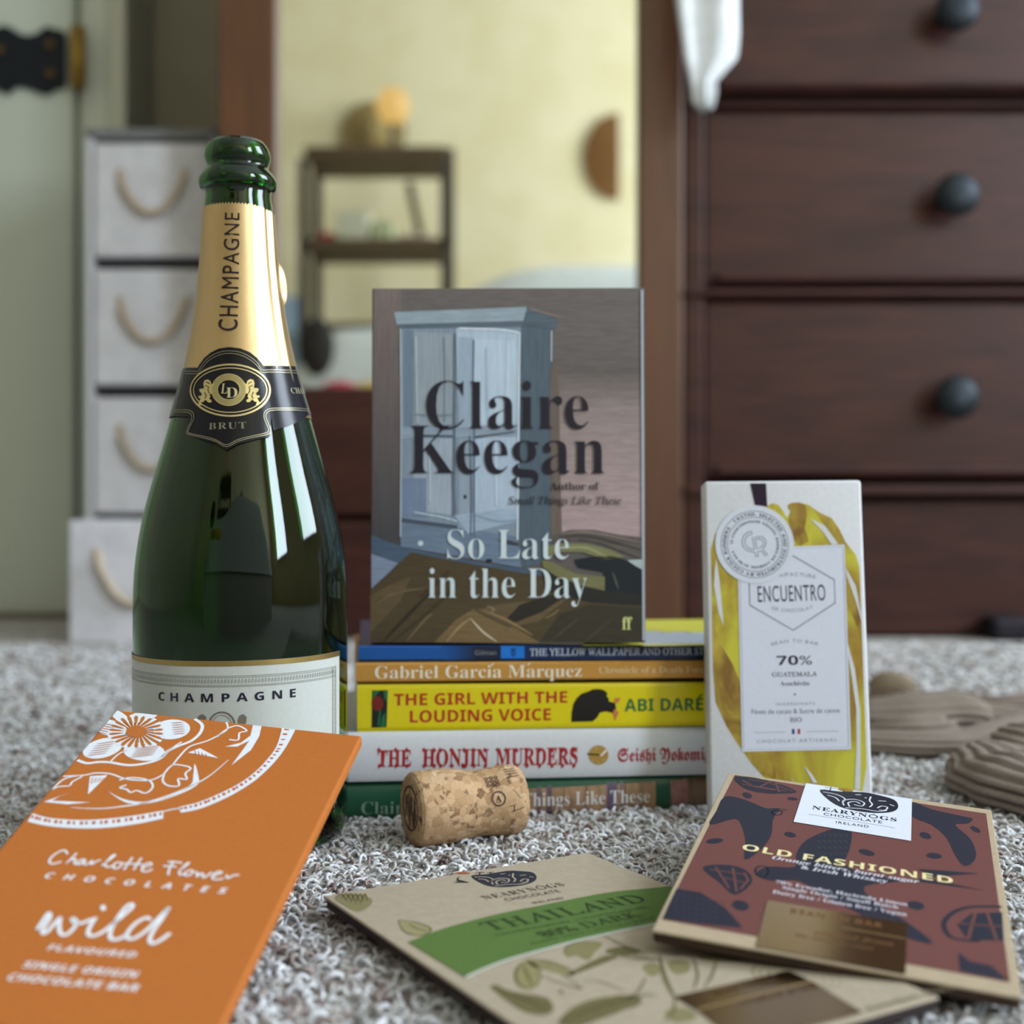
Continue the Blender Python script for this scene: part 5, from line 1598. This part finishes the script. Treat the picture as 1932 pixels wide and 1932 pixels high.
WP([(222, 572), (366, 520), (300, 545), (262, 566), (458, 574), (340, 584)])
WS([(358, 600), (500, 606), (640, 592), (760, 570), (880, 530), (970, 490), (1060, 440), (1158, 358)], 11, taper=True, n=8)
WP([(548, 518), (620, 556), (720, 572), (840, 552), (960, 490), (978, 440), (985, 378), (1004, 440), (998, 486), (900, 536), (760, 578), (640, 576)], sm=3)
WP([(1282, 180), (1328, 182), (1312, 240), (1270, 310), (1172, 386), (1228, 310), (1262, 262), (1200, 292), (1140, 292), (1220, 272), (1268, 236)])
o1 = [(140, 672), (250, 695), (400, 706), (550, 702), (700, 682), (826, 656)]; i1 = [(165, 630), (250, 653), (400, 664), (550, 657), (700, 638), (826, 616)]
WP(smooth(o1, 4) + smooth(i1, 4)[::-1]); WS([(820, 622), (870, 610), (915, 604)], 7)
o2 = [(915, 626), (1000, 610), (1100, 572), (1200, 522), (1300, 456), (1390, 370), (1450, 290), (1497, 203)]; i2 = [(905, 598), (1000, 575), (1100, 535), (1200, 485), (1280, 430), (1350, 360), (1400, 290), (1430, 192)]
WP(smooth(o2, 4) + smooth(i2, 4)[::-1])
for (oo, ii, n_) in ((o1, i1, 24), (o2, i2, 30)):
    so, si = smooth(oo, 12), smooth(ii, 12)
    for i in range(1, n_):
        j = min(len(so) - 2, int(len(so) * i / n_)); a_, b_ = so[j], si[j]
        p_ = [(a_[0] * (1 - t) + b_[0] * t, a_[1] * (1 - t) + b_[1] * t) for t in (0.45, 0.82)]
        WS(p_, 9 if i % 2 else 13, 2, K(190, 96, 50), n=1)
wtx = K(236, 240, 246)
HW = Plane(TR_, dw, dl, crop=(70, 1580, 4.83))
for q in ([(278, 156), (252, 122), (200, 135), (140, 175), (112, 218), (125, 242), (170, 240), (222, 224)], [(360, 145), (325, 185), (262, 240), (315, 205), (350, 200), (338, 238), (362, 246)], [(440, 205), (400, 207), (366, 238), (385, 250), (440, 208), (425, 248), (468, 246)], [(468, 246), (502, 215), (496, 250), (540, 222), (582, 210)],
          [(590, 262), (660, 208), (712, 166), (685, 172), (622, 240), (640, 275), (688, 262)], [(742, 226), (702, 250), (700, 284), (742, 280), (772, 246), (744, 227)], [(870, 185), (830, 240), (790, 300)], [(760, 238), (860, 244), (962, 250)], [(952, 190), (912, 245), (880, 300)], [(960, 282), (1042, 252), (1020, 235), (966, 265), (960, 310), (1010, 312), (1052, 290)],
          [(1190, 226), (1250, 226), (1322, 236)], [(1240, 230), (1206, 290), (1195, 346)], [(1148, 264), (1210, 266), (1272, 270)], [(1288, 312), (1340, 275), (1386, 236), (1362, 244), (1302, 308), (1302, 344), (1342, 334)], [(1402, 300), (1356, 320), (1350, 350), (1392, 346), (1422, 316), (1402, 300)],
          [(1438, 320), (1462, 328), (1456, 360), (1508, 330), (1514, 370), (1560, 346), (1592, 320)], [(1600, 356), (1682, 326), (1652, 315), (1606, 345), (1600, 380), (1660, 386), (1702, 374)], [(1728, 345), (1736, 376), (1790, 350), (1842, 347)]):
    m.stroke(sf, smooth(HW.uvs(q), 5), 0.00062, wtx, 3)
T(m, sf, 'CHOCOLATES', (222, 957), (1142, 1038), (222, 928), wtx, lay=2, space=2.4, shear=0.2, style='bsans')
for q in ([(188, 1220), (215, 1180), (246, 1136), (252, 1160), (222, 1210), (216, 1238), (240, 1230), (285, 1180), (305, 1160), (300, 1200), (306, 1238), (335, 1246), (372, 1215), (388, 1182), (368, 1162), (372, 1180), (410, 1188), (468, 1166)],
          [(486, 1158), (458, 1200), (446, 1240), (470, 1252), (520, 1232), (580, 1185), (640, 1135), (672, 1104), (662, 1090), (632, 1112), (590, 1170), (560, 1228), (562, 1266), (600, 1268), (640, 1248)],
          [(762, 1170), (740, 1160), (690, 1186), (648, 1232), (645, 1262), (680, 1264), (740, 1225), (800, 1165), (852, 1112)], [(856, 1106), (820, 1165), (775, 1228), (758, 1275), (775, 1290), (812, 1274), (862, 1238)]):
    WS(q, 15, 3, wtx, n=6)
WP(ell(522, 1110, 14, 15, 12), 3, wtx)
T(m, sf, 'FLAVOURED', (235, 1322), (682, 1362), (235, 1292), wtx, lay=2, space=1.15, shear=0.2, style='bsans')
T(m, sf, 'SINGLE ORIGIN', (110, 1410), (692, 1464), (110, 1376), wtx, lay=2, space=1.1, shear=0.2, style='bsans')
T(m, sf, 'CHOCOLATE BAR', (34, 1474), (692, 1534), (34, 1438), wtx, lay=2, space=1.08, shear=0.2, style='bsans')
ob = m.build('printed_box', [M_card], root)

# ------------------------------------------------------------------ champagne cork
A_ = Vector(((775 - HX) / F * 0.532, 0.532, 0.0146)); ax_ = Vector((math.cos(math.radians(24)), math.sin(math.radians(24)), 0))
LC = 0.0475
profc = [(0.0002, 0.0002), (0.0125, 0), (0.0142, 0.0006), (0.0150, 0.0016), (0.0154, 0.006), (0.0154, 0.012), (0.0150, 0.018), (0.0141, 0.024), (0.0136, 0.029), (0.0139, 0.034), (0.0146, 0.040), (0.0147, 0.044), (0.0141, 0.0468), (0.0125, LC), (0.0002, LC)]
sd_ = Vector((-ax_.y, ax_.x, 0))
def cpt(r, s_, t):
    return A_ + ax_ * s_ + Vector((0, 0, 1)) * (r * math.cos(t)) - sd_ * (r * math.sin(t))
m = MB()
n = 64
pp = smooth(profc, 3)
vs = [cpt(max(0.0001, r) + random.uniform(-1, 1) * 0.00008, s_, 2 * math.pi * i / n) for r, s_ in pp for i in range(n)]
m.add(vs, [(j * n + i, (j + 1) * n + i, (j + 1) * n + (i + 1) % n, j * n + (i + 1) % n) for j in range(len(pp) - 1) for i in range(n)], W3, 0, True)
class CorkS:
    def pt(s, u, v, h):  # u along axis, v around (metres, positive up)
        r = float(np.interp(u, [p[1] for p in profc], [p[0] for p in profc])) + h
        return cpt(r, u, math.pi / 2 - v / 0.0148)
class CorkEnd:
    def pt(s, u, v, h): return A_ - ax_ * (0.00015 + h) + sd_ * (-u) + Vector((0, 0, v))
cs, ce = CorkS(), CorkEnd()
ik = K(72, 44, 40)
def carc(cx, cy, rx, ry, n=20): return [(cx + rx * math.cos(2 * math.pi * i / n), cy + ry * math.sin(2 * math.pi * i / n)) for i in range(n)]
m.stroke(cs, carc(0.0335, 0.0045, 0.0028, 0.0030), 0.0006, ik, 4, 1, closed=True)
m.text(cs, 'A', (0.0322, 0.0030), (0.0348, 0.0030), (0.0322, 0.0060), ik, lay=4, mat=1, style='serif')
for i in range(3):
    for j in range(3):
        m.stroke(cs, carc(0.0302 + i * 0.0021, 0.0108 + j * 0.0019, 0.0007, 0.0007, 8), 0.0004, ik, 4, 1, closed=True)
for i in range(4):
    m.stroke(cs, [(0.0392, 0.0135 + i * 0.0016), (0.0445, 0.0138 + i * 0.0016)], 0.0004, ik, 4, 1)
m.stroke(cs, [(0.038, 0.0008), (0.0455, 0.0022)], 0.0003, ik, 4, 1); m.stroke(cs, [(0.039, -0.0015), (0.0445, 0)], 0.0003, ik, 4, 1); m.stroke(cs, [(0.040, -0.0015), (0.040, 0.001)], 0.0004, ik, 4, 1)
m.stroke(ce, carc(0.0, 0.0005, 0.0088, 0.0088, 30), 0.0007, ik, 3, 1, closed=True)
for q in ([(-0.0055, -0.004), (-0.0045, 0.0055), (-0.001, -0.005), (0.001, 0.006), (0.003, -0.005), (0.0058, 0.0045)], [(-0.002, 0.006), (0.0, -0.006)], [(0.0045, 0.0055), (0.0058, -0.002), (0.003, -0.0065)]):
    m.stroke(ce, smooth(q, 4), 0.0008, ik, 3, 1)
tag(m.build('champagne_cork', [M_cork, M_paper], origin=(A_.x + 0.02, A_.y + 0.01, 0)), 'mushroom-shaped champagne cork lying on the carpet in front of the books', 'cork')

# ------------------------------------------------------------------ ribbed knitted tights heaped on the carpet (right)
root = empty('knitted_tights', (0.24, 0.68, 0), 'crumpled grey-brown ribbed knitted tights lying on the carpet at the right', 'tights'); root['_org'] = (0.24, 0.68, 0)
kn = K(136, 124, 114)
def knit(name, pts, rads, ribs=14, amp=0.17, col=kn, n=84, m_=8, twist=0.0):
    """pts: (px, py, Y) path of the centre; rads: (horizontal, vertical) half widths in metres"""
    P = [Vector(p) for p in smooth([tuple(at(*p)) for p in pts], m_)]
    for p in P: p.z = max(p.z, 0.006)
    Rr = []
    for i in range(len(P)):
        t = i / (len(P) - 1) * (len(rads) - 1); a = int(min(t, len(rads) - 2)); f = t - a
        e = min(1, (i + 0.4) / 4, (len(P) - 1 - i + 0.4) / 4) ** 0.5
        Rr.append(tuple((rads[a][k] * (1 - f) + rads[a + 1][k] * f) * e for k in (0, 1)))
    mb = MB()
    mb.tube(P, Rr, col, n=n, sec=lambda ph, i: 1 - amp * (0.5 + 0.5 * math.cos(ribs * ph)) ** 6 + 0.03 * math.sin(i * 0.31 + ph * 2) + 0.02 * math.sin(i * 0.7 + ph))
    return mb.build(name, M_knit, root)
knit('leg', [(1600, 1362, 0.80), (1700, 1358, 0.79), (1790, 1352, 0.79), (1860, 1366, 0.79), (1940, 1388, 0.78), (2080, 1400, 0.77), (2300, 1392, 0.79), (2480, 1330, 0.88)], [(0.030, 0.014), (0.032, 0.0155), (0.030, 0.015), (0.026, 0.012), (0.024, 0.010), (0.022, 0.009), (0.020, 0.008)], 20)
knit('leg', [(1600, 1418, 0.735), (1680, 1420, 0.725), (1760, 1414, 0.72), (1830, 1398, 0.725), (1900, 1378, 0.74), (1990, 1362, 0.78), (2180, 1352, 0.84), (2340, 1310, 0.94)], [(0.015, 0.0070), (0.016, 0.0075), (0.014, 0.0065), (0.013, 0.0065), (0.013, 0.0065)], 12)
knit('toe', [(1640, 1388, 0.76), (1700, 1384, 0.745), (1752, 1380, 0.745), (1772, 1376, 0.75)], [(0.016, 0.009), (0.020, 0.0105), (0.016, 0.009)], 12)
knit('waistband', [(1730, 1330, 0.87), (1800, 1318, 0.87), (1880, 1336, 0.865), (1960, 1350, 0.88), (2120, 1345, 0.88)], [(0.010, 0.006), (0.012, 0.006), (0.010, 0.006)], 10, col=K(120, 106, 98))
knit('foot_fold', [(1645, 1335, 0.92), (1665, 1296, 0.915), (1700, 1300, 0.91), (1730, 1340, 0.91)], [(0.010, 0.010), (0.012, 0.010), (0.012, 0.010), (0.010, 0.008)], 12, col=K(140, 124, 106))
knit('leg', [(1835, 1425, 0.655), (1880, 1452, 0.640), (1925, 1500, 0.620), (1985, 1560, 0.600), (2080, 1610, 0.58), (2240, 1640, 0.57), (2420, 1600, 0.60), (2560, 1500, 0.66)], [(0.020, 0.010), (0.030, 0.014), (0.034, 0.016), (0.034, 0.015), (0.030, 0.012), (0.026, 0.010), (0.024, 0.009)], 20)
knit('leg', [(1900, 1400, 0.69), (1950, 1412, 0.675), (2010, 1440, 0.665)], [(0.018, 0.011), (0.026, 0.014), (0.026, 0.012)], 16)

for o in bpy.data.objects:
    if '_org' in o: del o['_org']
